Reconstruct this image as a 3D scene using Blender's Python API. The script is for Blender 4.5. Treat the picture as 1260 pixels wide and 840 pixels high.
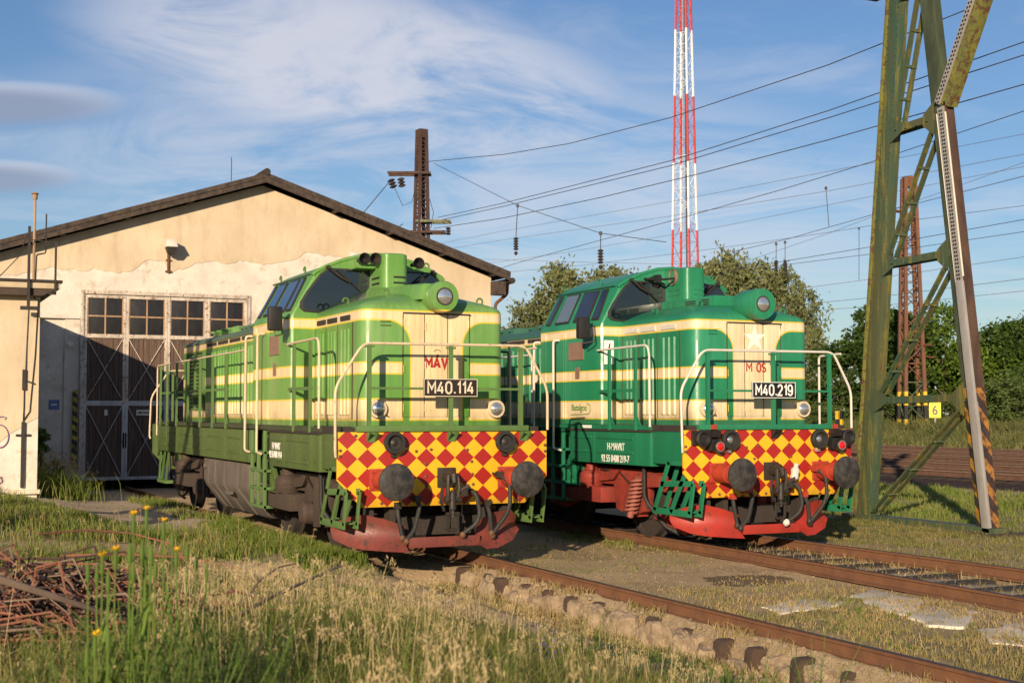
import bpy, bmesh, math, random
import numpy as np
from mathutils import Vector, Matrix
R = math.radians
random.seed(7); rng = np.random.default_rng(11)
for o in list(bpy.data.objects): bpy.data.objects.remove(o)
S = bpy.context.scene; COL = S.collection
# world frame: +X along the tracks towards the viewer's right, +Y across them, away; Z=0 is the top of the rails
# ---------------------------------------------------------------- camera
cd = bpy.data.cameras.new('camera'); cam = bpy.data.objects.new('camera', cd); COL.objects.link(cam)
A = 0.43829088538; PITCH = 0.0520966; CAMP = Vector((15.896, -6.517, 1.898))
fw = Vector((-math.cos(A)*math.cos(PITCH), math.sin(A)*math.cos(PITCH), math.sin(PITCH)))
rt = Vector((math.sin(A), math.cos(A), 0)); up = rt.cross(fw)
cam.matrix_world = Matrix(((rt.x, up.x, -fw.x, CAMP.x), (rt.y, up.y, -fw.y, CAMP.y), (rt.z, up.z, -fw.z, CAMP.z), (0, 0, 0, 1)))
cd.sensor_width = 36; cd.lens = 36*1654.4/1260; cd.clip_start = .1; cd.clip_end = 3000
cd.dof.use_dof = True; cd.dof.focus_distance = 18.5; cd.dof.aperture_fstop = 4.0
S.camera = cam
# ---------------------------------------------------------------- light
TRAVEL = Vector((-1, .8, -.34)).normalized()
sd = bpy.data.lights.new('sun', 'SUN'); sd.energy = 5.0; sd.angle = R(.5); sd.color = (1, .80, .57)
sun = bpy.data.objects.new('sun', sd); COL.objects.link(sun)
sun.rotation_euler = TRAVEL.to_track_quat('-Z', 'Y').to_euler(); sun.location = (40, -40, 30)
W = bpy.data.worlds.new('World'); S.world = W; W.use_nodes = True
nt = W.node_tree; nt.nodes.clear(); N = nt.nodes.new; LK = nt.links.new
sky = N('ShaderNodeTexSky'); sky.sky_type = 'NISHITA'; sky.sun_disc = False
sky.sun_elevation = math.asin(-TRAVEL.z); sky.sun_rotation = math.atan2(1, -.8)
sky.air_density = 1.15; sky.dust_density = .15; sky.ozone_density = 2.6
def wm(op, a, b=None, c=None, cl=False):
    n = N('ShaderNodeMath'); n.operation = op; n.use_clamp = cl
    for i, v in enumerate((a, b, c)):
        if v is None: continue
        if isinstance(v, (int, float)): n.inputs[i].default_value = v
        else: LK(v, n.inputs[i])
    return n.outputs[0]
tc = N('ShaderNodeTexCoord'); sep = N('ShaderNodeSeparateXYZ'); LK(tc.outputs['Generated'], sep.inputs[0])
# clouds live on a plane overhead: direction / height; rotated so v runs away from the camera
hz = wm('MAXIMUM', sep.outputs[2], .0)
den = wm('ADD', hz, .10)
fa = wm('ADD', wm('MULTIPLY', sep.outputs[0], -math.cos(A)), wm('MULTIPLY', sep.outputs[1], math.sin(A)))
ra = wm('ADD', wm('MULTIPLY', sep.outputs[0], math.sin(A)), wm('MULTIPLY', sep.outputs[1], math.cos(A)))
def wnoise(su, sv, scale, det, rough, dist, off):
    cb = N('ShaderNodeCombineXYZ'); LK(wm('ADD', wm('MULTIPLY', wm('DIVIDE', ra, den), su), off), cb.inputs[0]); LK(wm('MULTIPLY', wm('DIVIDE', fa, den), sv), cb.inputs[1])
    n = N('ShaderNodeTexNoise'); n.inputs['Scale'].default_value = scale; n.inputs['Detail'].default_value = det
    n.inputs['Roughness'].default_value = rough; n.inputs['Distortion'].default_value = dist; LK(cb.outputs[0], n.inputs['Vector']); return n.outputs[0]
def ramp(v, lo, hi):
    n = N('ShaderNodeMapRange'); n.interpolation_type = 'SMOOTHSTEP'; n.inputs[1].default_value = lo; n.inputs[2].default_value = hi; LK(v, n.inputs[0]); return n.outputs[0]
def blob(cu, ce, ru, re, tilt=0.):       # soft region in azimuth/elevation
    u = wm('DIVIDE', ra, fa); e = wm('DIVIDE', sep.outputs[2], fa)
    du = wm('SUBTRACT', u, cu); de = wm('SUBTRACT', wm('SUBTRACT', e, ce), wm('MULTIPLY', du, tilt))
    q = wm('ADD', wm('POWER', wm('DIVIDE', du, ru), 2), wm('POWER', wm('DIVIDE', de, re), 2))
    return wm('SUBTRACT', 1, ramp(q, .15, 1.))
front = ramp(fa, .2, .4)
cir = wm('MULTIPLY', ramp(wnoise(.55, .9, 1.5, 9, .62, 1.1, 3.1), .44, .72), .42)
big = wm('MULTIPLY', wm('MULTIPLY', ramp(wnoise(.8, .8, 2.1, 12, .64, 1.0, 7.7), .30, .62), wm('MAXIMUM', blob(-.11, .255, .26, .085, -.20), wm('MULTIPLY', blob(-.03, .17, .42, .12, -.1), .62))), front)
low = wm('MULTIPLY', wm('MULTIPLY', ramp(wnoise(.3, 1.2, 2.2, 9, .62, .6, 1.2), .42, .68), blob(-.1, .06, .9, .10)), .5)
den_l = wm('MULTIPLY', wm('MAXIMUM', blob(-.39, .231, .125, .021), blob(-.40, .176, .10, .016)), front)
dk = wm('MULTIPLY', wm('MAXIMUM', blob(-.40, .226, .135, .022), blob(-.41, .171, .11, .018)), front)
fac = wm('MAXIMUM', wm('MAXIMUM', cir, wm('MULTIPLY', big, .95)), wm('MAXIMUM', low, wm('MULTIPLY', den_l, .85)), cl=True)
mix = N('ShaderNodeMix'); mix.data_type = 'RGBA'; LK(wm('MULTIPLY', fac, .80), mix.inputs[0])
cc = N('ShaderNodeMix'); cc.data_type = 'RGBA'; LK(wm('MULTIPLY', dk, .95, cl=True), cc.inputs[0])
cc.inputs[6].default_value = (8.0, 7.9, 8.5, 1); cc.inputs[7].default_value = (3.3, 3.5, 4.6, 1)
tint = N('ShaderNodeMix'); tint.data_type = 'RGBA'; tint.blend_type = 'MULTIPLY'; tint.inputs[0].default_value = 1
tint.inputs[7].default_value = (.78, .90, 1.14, 1); LK(sky.outputs[0], tint.inputs[6])
LK(tint.outputs[2], mix.inputs[6]); LK(cc.outputs[2], mix.inputs[7])
bg = N('ShaderNodeBackground'); bg.inputs[1].default_value = .072; LK(mix.outputs[2], bg.inputs[0])
out = N('ShaderNodeOutputWorld'); LK(bg.outputs[0], out.inputs[0])
S.view_settings.view_transform = 'Standard'; S.view_settings.look = 'None'; S.view_settings.exposure = 0.38; S.view_settings.gamma = 1
S.render.resolution_x = 1024; S.render.resolution_y = 682
S.render.engine = 'CYCLES'

# ---------------------------------------------------------------- mesh helpers
class MB:
    def __init__(s): s.v = []; s.f = []
    def add(s, v, f):
        b = len(s.v); s.v += [tuple(p) for p in v]; s.f += [tuple(b+i for i in q) for q in f]; return s
    def box(s, x0, x1, y0, y1, z0, z1):
        if x0 > x1: x0, x1 = x1, x0
        if y0 > y1: y0, y1 = y1, y0
        if z0 > z1: z0, z1 = z1, z0
        return s.add([(x0,y0,z0),(x1,y0,z0),(x1,y1,z0),(x0,y1,z0),(x0,y0,z1),(x1,y0,z1),(x1,y1,z1),(x0,y1,z1)],
                     [(0,3,2,1),(4,5,6,7),(0,1,5,4),(1,2,6,5),(2,3,7,6),(3,0,4,7)])
    def bar(s, p0, p1, w, h, upv=(0,0,1), w1=None, h1=None):      # rectangular bar from p0 to p1
        p0 = Vector(p0); p1 = Vector(p1); d = (p1-p0).normalized(); u = Vector(upv)
        if abs(d.dot(u)) > .98: u = Vector((1,0,0))
        a = d.cross(u).normalized(); b = a.cross(d); w1 = w1 or w; h1 = h1 or h; V = []
        for p, ww, hh in ((p0, w, h), (p1, w1, h1)):
            for i, j in ((-1,-1),(1,-1),(1,1),(-1,1)): V.append(p+a*(i*ww/2)+b*(j*hh/2))
        return s.add(V, [(0,1,2,3),(7,6,5,4),(0,4,5,1),(1,5,6,2),(2,6,7,3),(3,7,4,0)])
    def tube(s, pts, r, n=8, cap=True):
        pts = [Vector(p) for p in pts]; m = len(pts); rs = r if isinstance(r, (list, tuple)) else [r]*m
        V = []; ref = None
        for i, p in enumerate(pts):
            d = (pts[min(i+1, m-1)]-pts[max(i-1, 0)]).normalized()
            if ref is None: ref = Vector((0,0,1)) if abs(d.z) < .9 else Vector((1,0,0))
            a = d.cross(ref).normalized(); b = a.cross(d).normalized(); ref = b
            for k in range(n):
                t = 2*math.pi*k/n; V.append(p+a*(rs[i]*math.cos(t))+b*(rs[i]*math.sin(t)))
        F = [(i*n+k, i*n+(k+1)%n, (i+1)*n+(k+1)%n, (i+1)*n+k) for i in range(m-1) for k in range(n)]
        if cap: F += [tuple(range(n))[::-1], tuple((m-1)*n+k for k in range(n))]
        return s.add(V, F)
    def lathe(s, p, d, prof, n=24):                                # prof: (along, radius)
        p = Vector(p); d = Vector(d).normalized(); ref = Vector((0,0,1)) if abs(d.z) < .9 else Vector((1,0,0))
        a = d.cross(ref).normalized(); b = a.cross(d); V = []
        for t, r in prof:
            for k in range(n):
                q = 2*math.pi*k/n; V.append(p+d*t+a*(r*math.cos(q))+b*(r*math.sin(q)))
        m = len(prof)
        F = [(i*n+k, i*n+(k+1)%n, (i+1)*n+(k+1)%n, (i+1)*n+k) for i in range(m-1) for k in range(n)]
        F += [tuple(range(n))[::-1], tuple((m-1)*n+k for k in range(n))]
        return s.add(V, F)
    def prism(s, poly, ax, a0, a1):                                # polygon in the two other axes, extruded along ax
        def P(q, t):
            if ax == 'X': return (t, q[0], q[1])
            if ax == 'Y': return (q[0], t, q[1])
            return (q[0], q[1], t)
        n = len(poly); V = [P(q, a0) for q in poly]+[P(q, a1) for q in poly]
        F = [tuple(range(n))[::-1], tuple(range(n, 2*n))]+[(i, (i+1) % n, n+(i+1) % n, n+i) for i in range(n)]
        return s.add(V, F)
    def loft(s, rings, cap=True):
        n = len(rings[0]); V = [p for r in rings for p in r]
        F = [(i*n+k, i*n+(k+1)%n, (i+1)*n+(k+1)%n, (i+1)*n+k) for i in range(len(rings)-1) for k in range(n)]
        if cap: F += [tuple(range(n))[::-1], tuple((len(rings)-1)*n+k for k in range(n))]
        return s.add(V, F)
    def mesh(s, name, mt, bevel=0, ang=35):
        me = bpy.data.meshes.new(name); me.from_pydata(s.v, [], s.f); me.validate()
        bm = bmesh.new(); bm.from_mesh(me)
        bmesh.ops.remove_doubles(bm, verts=bm.verts, dist=1e-5)
        bmesh.ops.recalc_face_normals(bm, faces=bm.faces)
        if bevel:
            es = [e for e in bm.edges if len(e.link_faces) == 2 and e.calc_face_angle(0) > .6]
            try: bmesh.ops.bevel(bm, geom=es, offset=bevel, segments=2, affect='EDGES', profile=.6, clamp_overlap=True)
            except Exception: pass
        for f in bm.faces: f.smooth = True
        bm.to_mesh(me); bm.free(); me.set_sharp_from_angle(angle=R(ang)); me.materials.append(mt); return me
    def build(s, name, mt, parent=None, bevel=0, ang=35, label=None):
        o = bpy.data.objects.new(name, s.mesh(name, mt, bevel, ang)); COL.objects.link(o)
        if parent: o.parent = parent
        if label: o['label'] = label
        return o
def tag(o, label=None, cat=None, group=None, kind=None):
    if label: o['label'] = label
    if cat: o['category'] = cat
    if group: o['group'] = group
    if kind: o['kind'] = kind
    return o
def empty(name, loc, label, cat, group=None):
    o = bpy.data.objects.new(name, None); COL.objects.link(o); o.location = loc; o.empty_display_size = .2
    return tag(o, label, cat, group)
def arc(p, n=6):          # round the corners of a polyline with radius stored as 4th value
    out = []
    for i, q in enumerate(p):
        v = Vector(q[:3]); r = q[3] if len(q) > 3 else 0
        if r and 0 < i < len(p)-1:
            a = (Vector(p[i-1][:3])-v).normalized()*r; b = (Vector(p[i+1][:3])-v).normalized()*r
            for k in range(n+1):
                t = k/n; out.append((v+a)*(1-t)**2+v*(2*t*(1-t))+(v+b)*t**2)
        else: out.append(v)
    return out
def text_mesh(txt, h, sx=1., bold=.0, ext=.003, wd=None):
    c = bpy.data.curves.new('lettering', 'FONT'); c.body = txt; c.size = 1; c.align_x = 'CENTER'; c.align_y = 'CENTER'
    c.extrude = .01; c.offset = bold; c.resolution_u = 4
    o = bpy.data.objects.new('lettering', c); COL.objects.link(o); bpy.context.view_layer.update()
    me = bpy.data.meshes.new_from_object(o.evaluated_get(bpy.context.evaluated_depsgraph_get()))
    bpy.data.objects.remove(o)
    a = np.zeros(len(me.vertices)*3); me.vertices.foreach_get('co', a); a = a.reshape(-1, 3)
    hh = a[:, 1].max()-a[:, 1].min(); a[:, 1] -= (a[:, 1].max()+a[:, 1].min())/2; a[:, 0] -= (a[:, 0].max()+a[:, 0].min())/2
    if wd: sx = wd/((a[:, 0].max()-a[:, 0].min())*h/hh)
    a[:, 0] *= sx*h/hh; a[:, 1] *= h/hh; a[:, 2] = np.where(a[:, 2] > 0, ext, -.002)
    return me, a
def lettering(txt, h, org, ux, uz, mt, parent=None, sx=1., bold=0., ext=.003, name='lettering', wd=None):
    me, a = text_mesh(txt, h, sx, bold, ext, wd); ux = Vector(ux); uz = Vector(uz); nn = ux.cross(uz); org = Vector(org)
    co = a[:, :1]*np.array(ux)+a[:, 1:2]*np.array(uz)+a[:, 2:]*np.array(nn)+np.array(org)
    me.vertices.foreach_set('co', co.ravel()); me.materials.clear(); me.materials.append(mt); me.update()
    o = bpy.data.objects.new(name, me); COL.objects.link(o)
    if parent: o.parent = parent
    return o
def _arc(cx, cy, rx, ry, a0, a1, n=8): return [(cx+rx*math.cos(R(a0+(a1-a0)*k/n)), cy+ry*math.sin(R(a0+(a1-a0)*k/n))) for k in range(n+1)]
GLY = {'M': [[(0, 0), (0, 1), (.40, .38), (.80, 1), (.80, 0)]], '4': [[(.62, .26), (0, .26), (.40, 1)], [(.46, .62), (.46, 0)]], '.': [[(.08, 0), (.08, .13)]],
 '0': [_arc(.31, .69, .31, .31, 0, 180)+_arc(.31, .31, .31, .31, 180, 360)+[(.62, .69)]], '1': [[(.06, .74), (.30, 1), (.30, 0)]], 'V': [[(0, 1), (.36, 0), (.72, 1)]],
 'O': [_arc(.34, .66, .34, .34, 0, 180)+_arc(.34, .34, .34, .34, 180, 360)+[(.68, .66)]], 'A': [[(0, 0), (.38, 1), (.76, 0)], [(.15, .30), (.61, .30)]], "'": [[(.30, 1.14), (.52, 1.34)]],
 '2': [_arc(.30, .70, .30, .30, 170, -20)+[(0, 0), (.62, 0)]], '9': [_arc(.31, .69, .31, .31, 0, 360, 14), [(.62, .69)]+_arc(.31, .31, .31, .31, 0, -160)],
 'S': [_arc(.31, .74, .30, .26, 30, 270)+_arc(.31, .24, .30, .24, 90, -160)]}
def strokes(txt, h, wd, org, ux, uz, mt, parent, th=.17, name='lettering'):
    ux = Vector(ux); uz = Vector(uz); nn = ux.cross(uz); org = Vector(org); x = 0; items = []
    for ch in txt:
        if ch == ' ': x += .55; continue
        w = max(q[0] for st in GLY[ch] for q in st)
        if ch == "'": items += [(x-.95-.0, st) for st in GLY[ch]]; continue
        items += [(x, st) for st in GLY[ch]]; x += w+.30
    W_ = x-.30; m = MB(); lay = 0
    for x0, st in items:
        P = [Vector(((q[0]+x0)/W_*wd, q[1]*h)) for q in st]; t = th*h/2; V = []; n = len(P)
        for i, q in enumerate(P):
            d0 = (q-P[i-1]).normalized() if i else None; d1 = (P[i+1]-q).normalized() if i < n-1 else None
            if d0 is None: d0 = d1
            if d1 is None: d1 = d0
            tn = d0+d1; tn = tn.normalized() if tn.length > .05 else d0; nm = Vector((-tn.y, tn.x)); k = 1/max(.45, abs(nm.dot(Vector((-d0.y, d0.x))))); V += [q+nm*t*k, q-nm*t*k]
        lay += .0003; c0 = Vector((-wd/2, -h/2)); Q = []
        for dz in (.0, .003+lay): Q += [org+ux*(v_.x+c0.x)+uz*(v_.y+c0.y)+nn*dz for v_ in V]
        N2 = 2*n; F = []
        for i in range(n-1):
            a = 2*i; F += [(N2+a, N2+a+1, N2+a+3, N2+a+2), (a, a+2, a+3, a+1), (a, N2+a, N2+a+2, a+2), (a+1, a+3, N2+a+3, N2+a+1)]
        F += [(0, 1, N2+1, N2), (N2-2, 2*N2-2, 2*N2-1, N2-1)]; m.add([tuple(v_) for v_ in Q], F)
    return m.build(name, mt, parent)
# ---------------------------------------------------------------- materials
class M_:
    def __init__(s, name):
        s.mat = bpy.data.materials.new(name); s.mat.use_nodes = True; s.t = s.mat.node_tree; s.b = s.t.nodes['Principled BSDF']
        s.out = s.t.nodes['Material Output']; s.tc = s.t.nodes.new('ShaderNodeTexCoord'); s.o = s.tc.outputs['Object']
    def n(s, k): return s.t.nodes.new(k)
    def l(s, a, b): s.t.links.new(a, b)
    def m(s, op, a, b=None, c=None, cl=False):
        n = s.n('ShaderNodeMath'); n.operation = op; n.use_clamp = cl
        for i, v in enumerate((a, b, c)):
            if v is None: continue
            if isinstance(v, (int, float)): n.inputs[i].default_value = v
            else: s.l(v, n.inputs[i])
        return n.outputs[0]
    def noise(s, scale=5, det=5, rough=.55, vec=(1,1,1), dist=0, src=None, off=(0,0,0)):
        mp = s.n('ShaderNodeMapping'); mp.inputs['Scale'].default_value = vec; mp.inputs['Location'].default_value = off; s.l(src or s.o, mp.inputs[0])
        n = s.n('ShaderNodeTexNoise'); n.inputs['Scale'].default_value = scale; n.inputs['Detail'].default_value = det
        n.inputs['Roughness'].default_value = rough; n.inputs['Distortion'].default_value = dist; s.l(mp.outputs[0], n.inputs['Vector']); return n.outputs[0]
    def rm(s, v, lo, hi, a=0., b=1.):
        n = s.n('ShaderNodeMapRange'); n.interpolation_type = 'SMOOTHSTEP'
        for i, q in enumerate((lo, hi, a, b)): n.inputs[i+1].default_value = q
        s.l(v, n.inputs[0]); return n.outputs[0]
    def mix(s, f, a, b, bt='MIX'):
        n = s.n('ShaderNodeMix'); n.data_type = 'RGBA'; n.blend_type = bt
        for i, v in ((0, f), (6, a), (7, b)):
            if isinstance(v, (int, float)): n.inputs[i].default_value = v
            elif isinstance(v, tuple): n.inputs[i].default_value = v[:3]+(1,)
            else: s.l(v, n.inputs[i])
        return n.outputs[2]
    def bump(s, h, st=.3, dist=.01):
        n = s.n('ShaderNodeBump'); n.inputs['Strength'].default_value = st; n.inputs['Distance'].default_value = dist; s.l(h, n.inputs['Height']); s.l(n.outputs[0], s.b.inputs['Normal'])
    def col(s, c):
        if isinstance(c, tuple): s.b.inputs['Base Color'].default_value = c[:3]+(1,)
        else: s.l(c, s.b.inputs['Base Color'])
        return s
    def set(s, **k):
        for q, v in k.items():
            i = s.b.inputs[q.replace('_', ' ')]
            if isinstance(v, (int, float, tuple)): i.default_value = v
            else: s.l(v, i)
        return s
def worn(name, c, c2=None, amt=.5, scale=3, rough=.55, rust=None, rust_amt=.0, bump=.15, metal=0., streak=1.):
    s = M_(name); c2 = c2 or tuple(x*.55 for x in c)
    f = s.rm(s.noise(scale, 7, .65, (1, 1, .35 if streak else 1)), .35, .75, 0, amt)
    col = s.mix(f, c, c2)
    f2 = s.rm(s.noise(scale*9, 4, .6), .3, .8, 0, .25); col = s.mix(f2, col, tuple(x*.7 for x in c2))
    if rust: col = s.mix(s.rm(s.noise(scale*2.3, 8, .7, off=(3, 5, 1)), .62-rust_amt*.25, .70-rust_amt*.2), col, rust)
    s.col(col).set(Roughness=s.rm(f2, 0, .25, rough, min(1, rough+.25)), Metallic=metal)
    if bump: s.bump(s.noise(scale*14, 5, .6), bump, .006)
    return s.mat
def livery(name, green, green2, cream, yel):
    s = M_(name); sp = s.n('ShaderNodeSeparateXYZ'); s.l(s.o, sp.inputs[0]); X, Y, Z = sp.outputs
    ya = s.m('ABSOLUTE', s.m('SUBTRACT', Y, .04)); isf = s.m('GREATER_THAN', X, -.62)
    def band(a, b): return s.m('SUBTRACT', (b-a)/2, s.m('ABSOLUTE', s.m('SUBTRACT', Z, (a+b)/2)))
    top = band(3.075, 3.205); mid = s.m('MAXIMUM', band(2.385, 2.532), band(1.79, 2.062))
    cut = s.m('ADD', s.m('SUBTRACT', ya, .47), s.m('MULTIPLY', s.m('SUBTRACT', 1, isf), 9))
    mid = s.m('MINIMUM', mid, cut)
    pan = s.m('MINIMUM', s.m('SUBTRACT', .365, ya), s.m('MINIMUM', s.m('SUBTRACT', Z, 1.79), s.m('SUBTRACT', 3.205, Z)))
    ell = s.m('SQRT', s.m('ADD', s.m('POWER', s.m('DIVIDE', s.m('SUBTRACT', .665, ya), .30), 2), s.m('POWER', s.m('DIVIDE', s.m('SUBTRACT', Z, 2.75), .325), 2)))
    ar = s.m('MINIMUM', s.m('MULTIPLY', s.m('SUBTRACT', ell, 1), .3), s.m('MINIMUM', s.m('SUBTRACT', .665, ya), s.m('MINIMUM', s.m('SUBTRACT', Z, 2.75), s.m('SUBTRACT', 3.205, Z))))
    pan = s.m('SUBTRACT', s.m('MAXIMUM', pan, ar), s.m('MULTIPLY', s.m('SUBTRACT', 1, isf), 9))
    d = s.m('MAXIMUM', s.m('MAXIMUM', top, mid), pan)
    fade = s.rm(s.noise(1.3, 6, .6, (1, 1, .5)), .35, .7); g = s.mix(fade, green, green2)
    st = s.rm(s.noise(5, 7, .75, (3, 3, .20)), .40, .74, 0, .8)
    g = s.mix(st, g, tuple(x*.62 for x in green2)); 
    cr = s.mix(s.rm(s.noise(2, 6, .6), .3, .8), cream, tuple(x*y for x, y in zip(cream, (.88, .84, .76))))
    cr = s.mix(s.m('MULTIPLY', st, .55), cr, (.30, .22, .12))
    col = s.mix(s.m('GREATER_THAN', d, .0), g, cr)
    col = s.mix(s.m('LESS_THAN', s.m('ABSOLUTE', d), .0095), col, yel)
    # grime near the deck and at the roof line, chips of rust
    gr = s.m('MULTIPLY', s.rm(Z, 2.0, 1.66), s.rm(s.noise(4, 6, .7), .3, .7)); col = s.mix(s.m('MULTIPLY', gr, .6), col, (.055, .045, .03))
    run = s.rm(s.noise(6, 6, .7, (5, 5, .14), off=(3, 1, 7)), .62, .74, 0, .55); col = s.mix(run, col, (.13, .07, .03))
    rs = s.rm(s.noise(9, 9, .75, (1, 1, .45), off=(1, 2, 3)), .665, .71); col = s.mix(s.m('MULTIPLY', rs, .7), col, (.12, .045, .02))
    s.col(col).set(Roughness=s.rm(s.noise(6, 5, .6), .3, .8, .26, .5))
    s.bump(s.noise(1.7, 4, .5), .28, .03); return s.mat
def diamonds(name, ay, az, py, pz):
    s = M_(name); sp = s.n('ShaderNodeSeparateXYZ'); s.l(s.o, sp.inputs[0]); _, Y, Z = sp.outputs
    def tri(v, a, p): return s.m('ABSOLUTE', s.m('SUBTRACT', s.m('FRACT', s.m('ADD', s.m('DIVIDE', s.m('SUBTRACT', v, a), p), 100.5)), .5))
    q = s.m('ADD', tri(Y, ay, py), tri(Z, az, pz)); red = s.m('LESS_THAN', q, .5)
    w = s.rm(s.noise(5, 7, .65), .35, .8, 0, .35)
    c = s.mix(red, s.mix(w, (.76, .42, .014), (.52, .28, .02)), s.mix(w, (.34, .018, .013), (.22, .014, .010)))
    c = s.mix(s.rm(s.noise(16, 8, .75, off=(2, 7, 1)), .655, .70), c, (.09, .045, .03)); c = s.mix(s.rm(s.noise(5, 7, .75, (4, 4, .3), off=(9, 2, 1)), .56, .76, 0, .5), c, (.16, .07, .03))
    c = s.mix(s.m('MULTIPLY', s.rm(Z, .95, .68), s.rm(s.noise(6, 6, .7), .3, .75, 0, .5)), c, (.07, .05, .03))
    s.col(c).set(Roughness=.42); s.bump(s.noise(3, 3, .5), .08, .02); return s.mat
def stripes(name, c1, c2, p=.35, tilt=1., off=0, ax='Z', c3=None, lim=None):
    s = M_(name); sp = s.n('ShaderNodeSeparateXYZ'); s.l(s.o, sp.inputs[0]); X, Y, Z = sp.outputs
    v = s.m('ADD', Z, s.m('MULTIPLY', s.m('ADD', X, Y), tilt)); f = s.m('GREATER_THAN', s.m('FRACT', s.m('ADD', s.m('DIVIDE', v, p), 50+off)), .5)
    w = s.rm(s.noise(6, 7, .7), .42, .62, 0, .85); c = s.mix(f, c1, c2); c = s.mix(w, c, tuple(x*.45 for x in c2))
    if c3: c = s.mix(s.m('GREATER_THAN', Z, lim), c, s.mix(s.rm(s.noise(3, 8, .7, (1, 1, .3)), .35, .65), c3, tuple(x*.5 for x in c3)))
    s.col(c).set(Roughness=.6); return s.mat
def emis(name, c, st): s = M_(name); s.col(c).set(Emission_Color=c+(1,), Emission_Strength=st); return s.mat
def glass_m(name, c, r=.04):
    s = M_(name); s.col(c).set(Roughness=r, Specular_IOR_Level=.9, Coat_Weight=.6, Coat_Roughness=.02); s.bump(s.noise(2.5, 2, .5), .05, .02); return s.mat
MT = {}
MT['rust'] = worn('rust', (.16, .062, .028), (.07, .03, .018), .8, 4, .8)
MT['rail_web'] = worn('rail_web', (.19, .085, .038), (.10, .045, .025), .7, 5, .75, streak=0)
MT['rail_head'] = worn('rail_head', (.11, .06, .045), (.05, .035, .03), .6, 8, .38, metal=.6, streak=0)
MT['dark_metal'] = worn('dark_metal', (.022, .018, .015), (.05, .035, .022), .6, 6, .5)
MT['black'] = worn('black_paint', (.014, .013, .013), (.03, .026, .022), .5, 7, .42)
MT['rubber'] = worn('rubber', (.018, .018, .018), (.035, .03, .026), .6, 8, .6)
MT['buffer_face'] = worn('buffer_face', (.022, .021, .02), (.095, .085, .075), .9, 11, .34, metal=.2, streak=0, bump=.4)
MT['grime'] = worn('bogie_grime', (.07, .046, .033), (.03, .022, .018), .7, 5, .75)
MT['grime_dark'] = worn('dark_grime', (.04, .03, .024), (.02, .016, .013), .7, 5, .8)
MT['tank'] = worn('tank_grey', (.13, .11, .095), (.06, .046, .036), .75, 3, .6, rust=(.12, .06, .03), rust_amt=.2)
MT['bogie_red'] = worn('bogie_red', (.30, .035, .022), (.13, .03, .02), .75, 5, .6, rust=(.06, .035, .025), rust_amt=.3)
MT['purple'] = M_('purple_spray').col((.20, .10, .22)).mat
MT['yard_rail'] = worn('yard_rail', (.15, .08, .05), (.055, .032, .024), .6, 5, .6, streak=0)
MT['rail_steel'] = worn('rail_steel', (.55, .43, .33), (.36, .26, .18), .6, 8, .5, streak=0)
MT['dark_rust'] = worn('dark_rust', (.085, .045, .032), (.04, .025, .02), .8, 4, .85)
MT['mast_rust'] = worn('mast_rust', (.17, .075, .04), (.09, .045, .03), .8, 1.5, .85)
MT['seam'] = worn('seam_grime', (.05, .04, .022), (.09, .05, .02), .8, 9, .8)
MT['letter_a'] = M_('letter_aged').col((.66, .58, .42)).set(Roughness=.6).mat
MT['bolt'] = worn('bolt_rust', (.16, .07, .03), (.05, .03, .02), .6, 8, .6)
MT['bogie_pale'] = worn('spring_pale_red', (.36, .12, .09), (.2, .05, .035), .6, 8, .6)
MT['red'] = worn('buffer_red', (.42, .045, .02), (.24, .03, .02), .6, 6, .5)
MT['plough_a'] = worn('plough_faded_red', (.21, .045, .032), (.12, .035, .027), .9, 5, .42, rust=(.07, .035, .025), rust_amt=.35)
MT['plough_b'] = worn('plough_red', (.40, .032, .02), (.25, .03, .018), .8, 5, .38, rust=(.10, .03, .02), rust_amt=.15)
MT['cream'] = worn('rail_cream', (.66, .54, .36), (.45, .34, .2), .6, 8, .5, rust=(.2, .09, .04), rust_amt=.1)
MT['white'] = worn('off_white', (.66, .62, .54), (.5, .46, .38), .5, 8, .5)
MT['greenA'] = worn('olive_green', (.085, .135, .030), (.05, .075, .022), .7, 3, .5, rust=(.06, .04, .02), rust_amt=.12)
MT['sill'] = worn('sill_olive', (.05, .07, .03), (.045, .03, .02), .9, 5, .7)
MT['greenA2'] = worn('rail_green', (.10, .19, .05), (.07, .12, .035), .6, 6, .5)
MT['greenB'] = worn('sea_green', (.014, .185, .085), (.012, .115, .06), .6, 3, .42)
MT['greenB2'] = worn('rail_sea_green', (.018, .20, .095), (.012, .12, .06), .6, 6, .45)
MT['liveryA'] = livery('livery_apple_green', (.095, .27, .035), (.18, .335, .10), (.78, .62, .36), (.62, .46, .03))
MT['liveryB'] = livery('livery_emerald', (.012, .185, .078), (.035, .25, .125), (.78, .64, .42), (.62, .44, .03))
MT['roofA'] = worn('roof_green_faded', (.10, .17, .10), (.05, .08, .055), .7, 2.5, .55)
MT['roofB'] = worn('roof_teal', (.03, .13, .09), (.04, .09, .07), .6, 2.5, .5)
MT['diaA'] = diamonds('diamond_paint_a', -1.307, 1.555, .2612, .24)
MT['diaB'] = diamonds('diamond_paint_b', -1.277, 1.345, .268, .237)
MT['glass'] = glass_m('dark_glass', (.006, .009, .014))
MT['glass2'] = glass_m('curtained_glass', (.10, .14, .16), .08)
MT['dirty_glass'] = worn('dirty_glass', (.012, .012, .014), (.03, .027, .024), .8, 9, .35, bump=0)
MT['lens'] = M_('lamp_lens').col((.75, .74, .70)).set(Roughness=.12, Metallic=.85).mat
MT['redlens'] = M_('red_lens').col((.6, .01, .01)).set(Roughness=.1, Coat_Weight=1.).mat
MT['plate'] = M_('plate_black').col((.012, .012, .014)).set(Roughness=.35).mat
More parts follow.
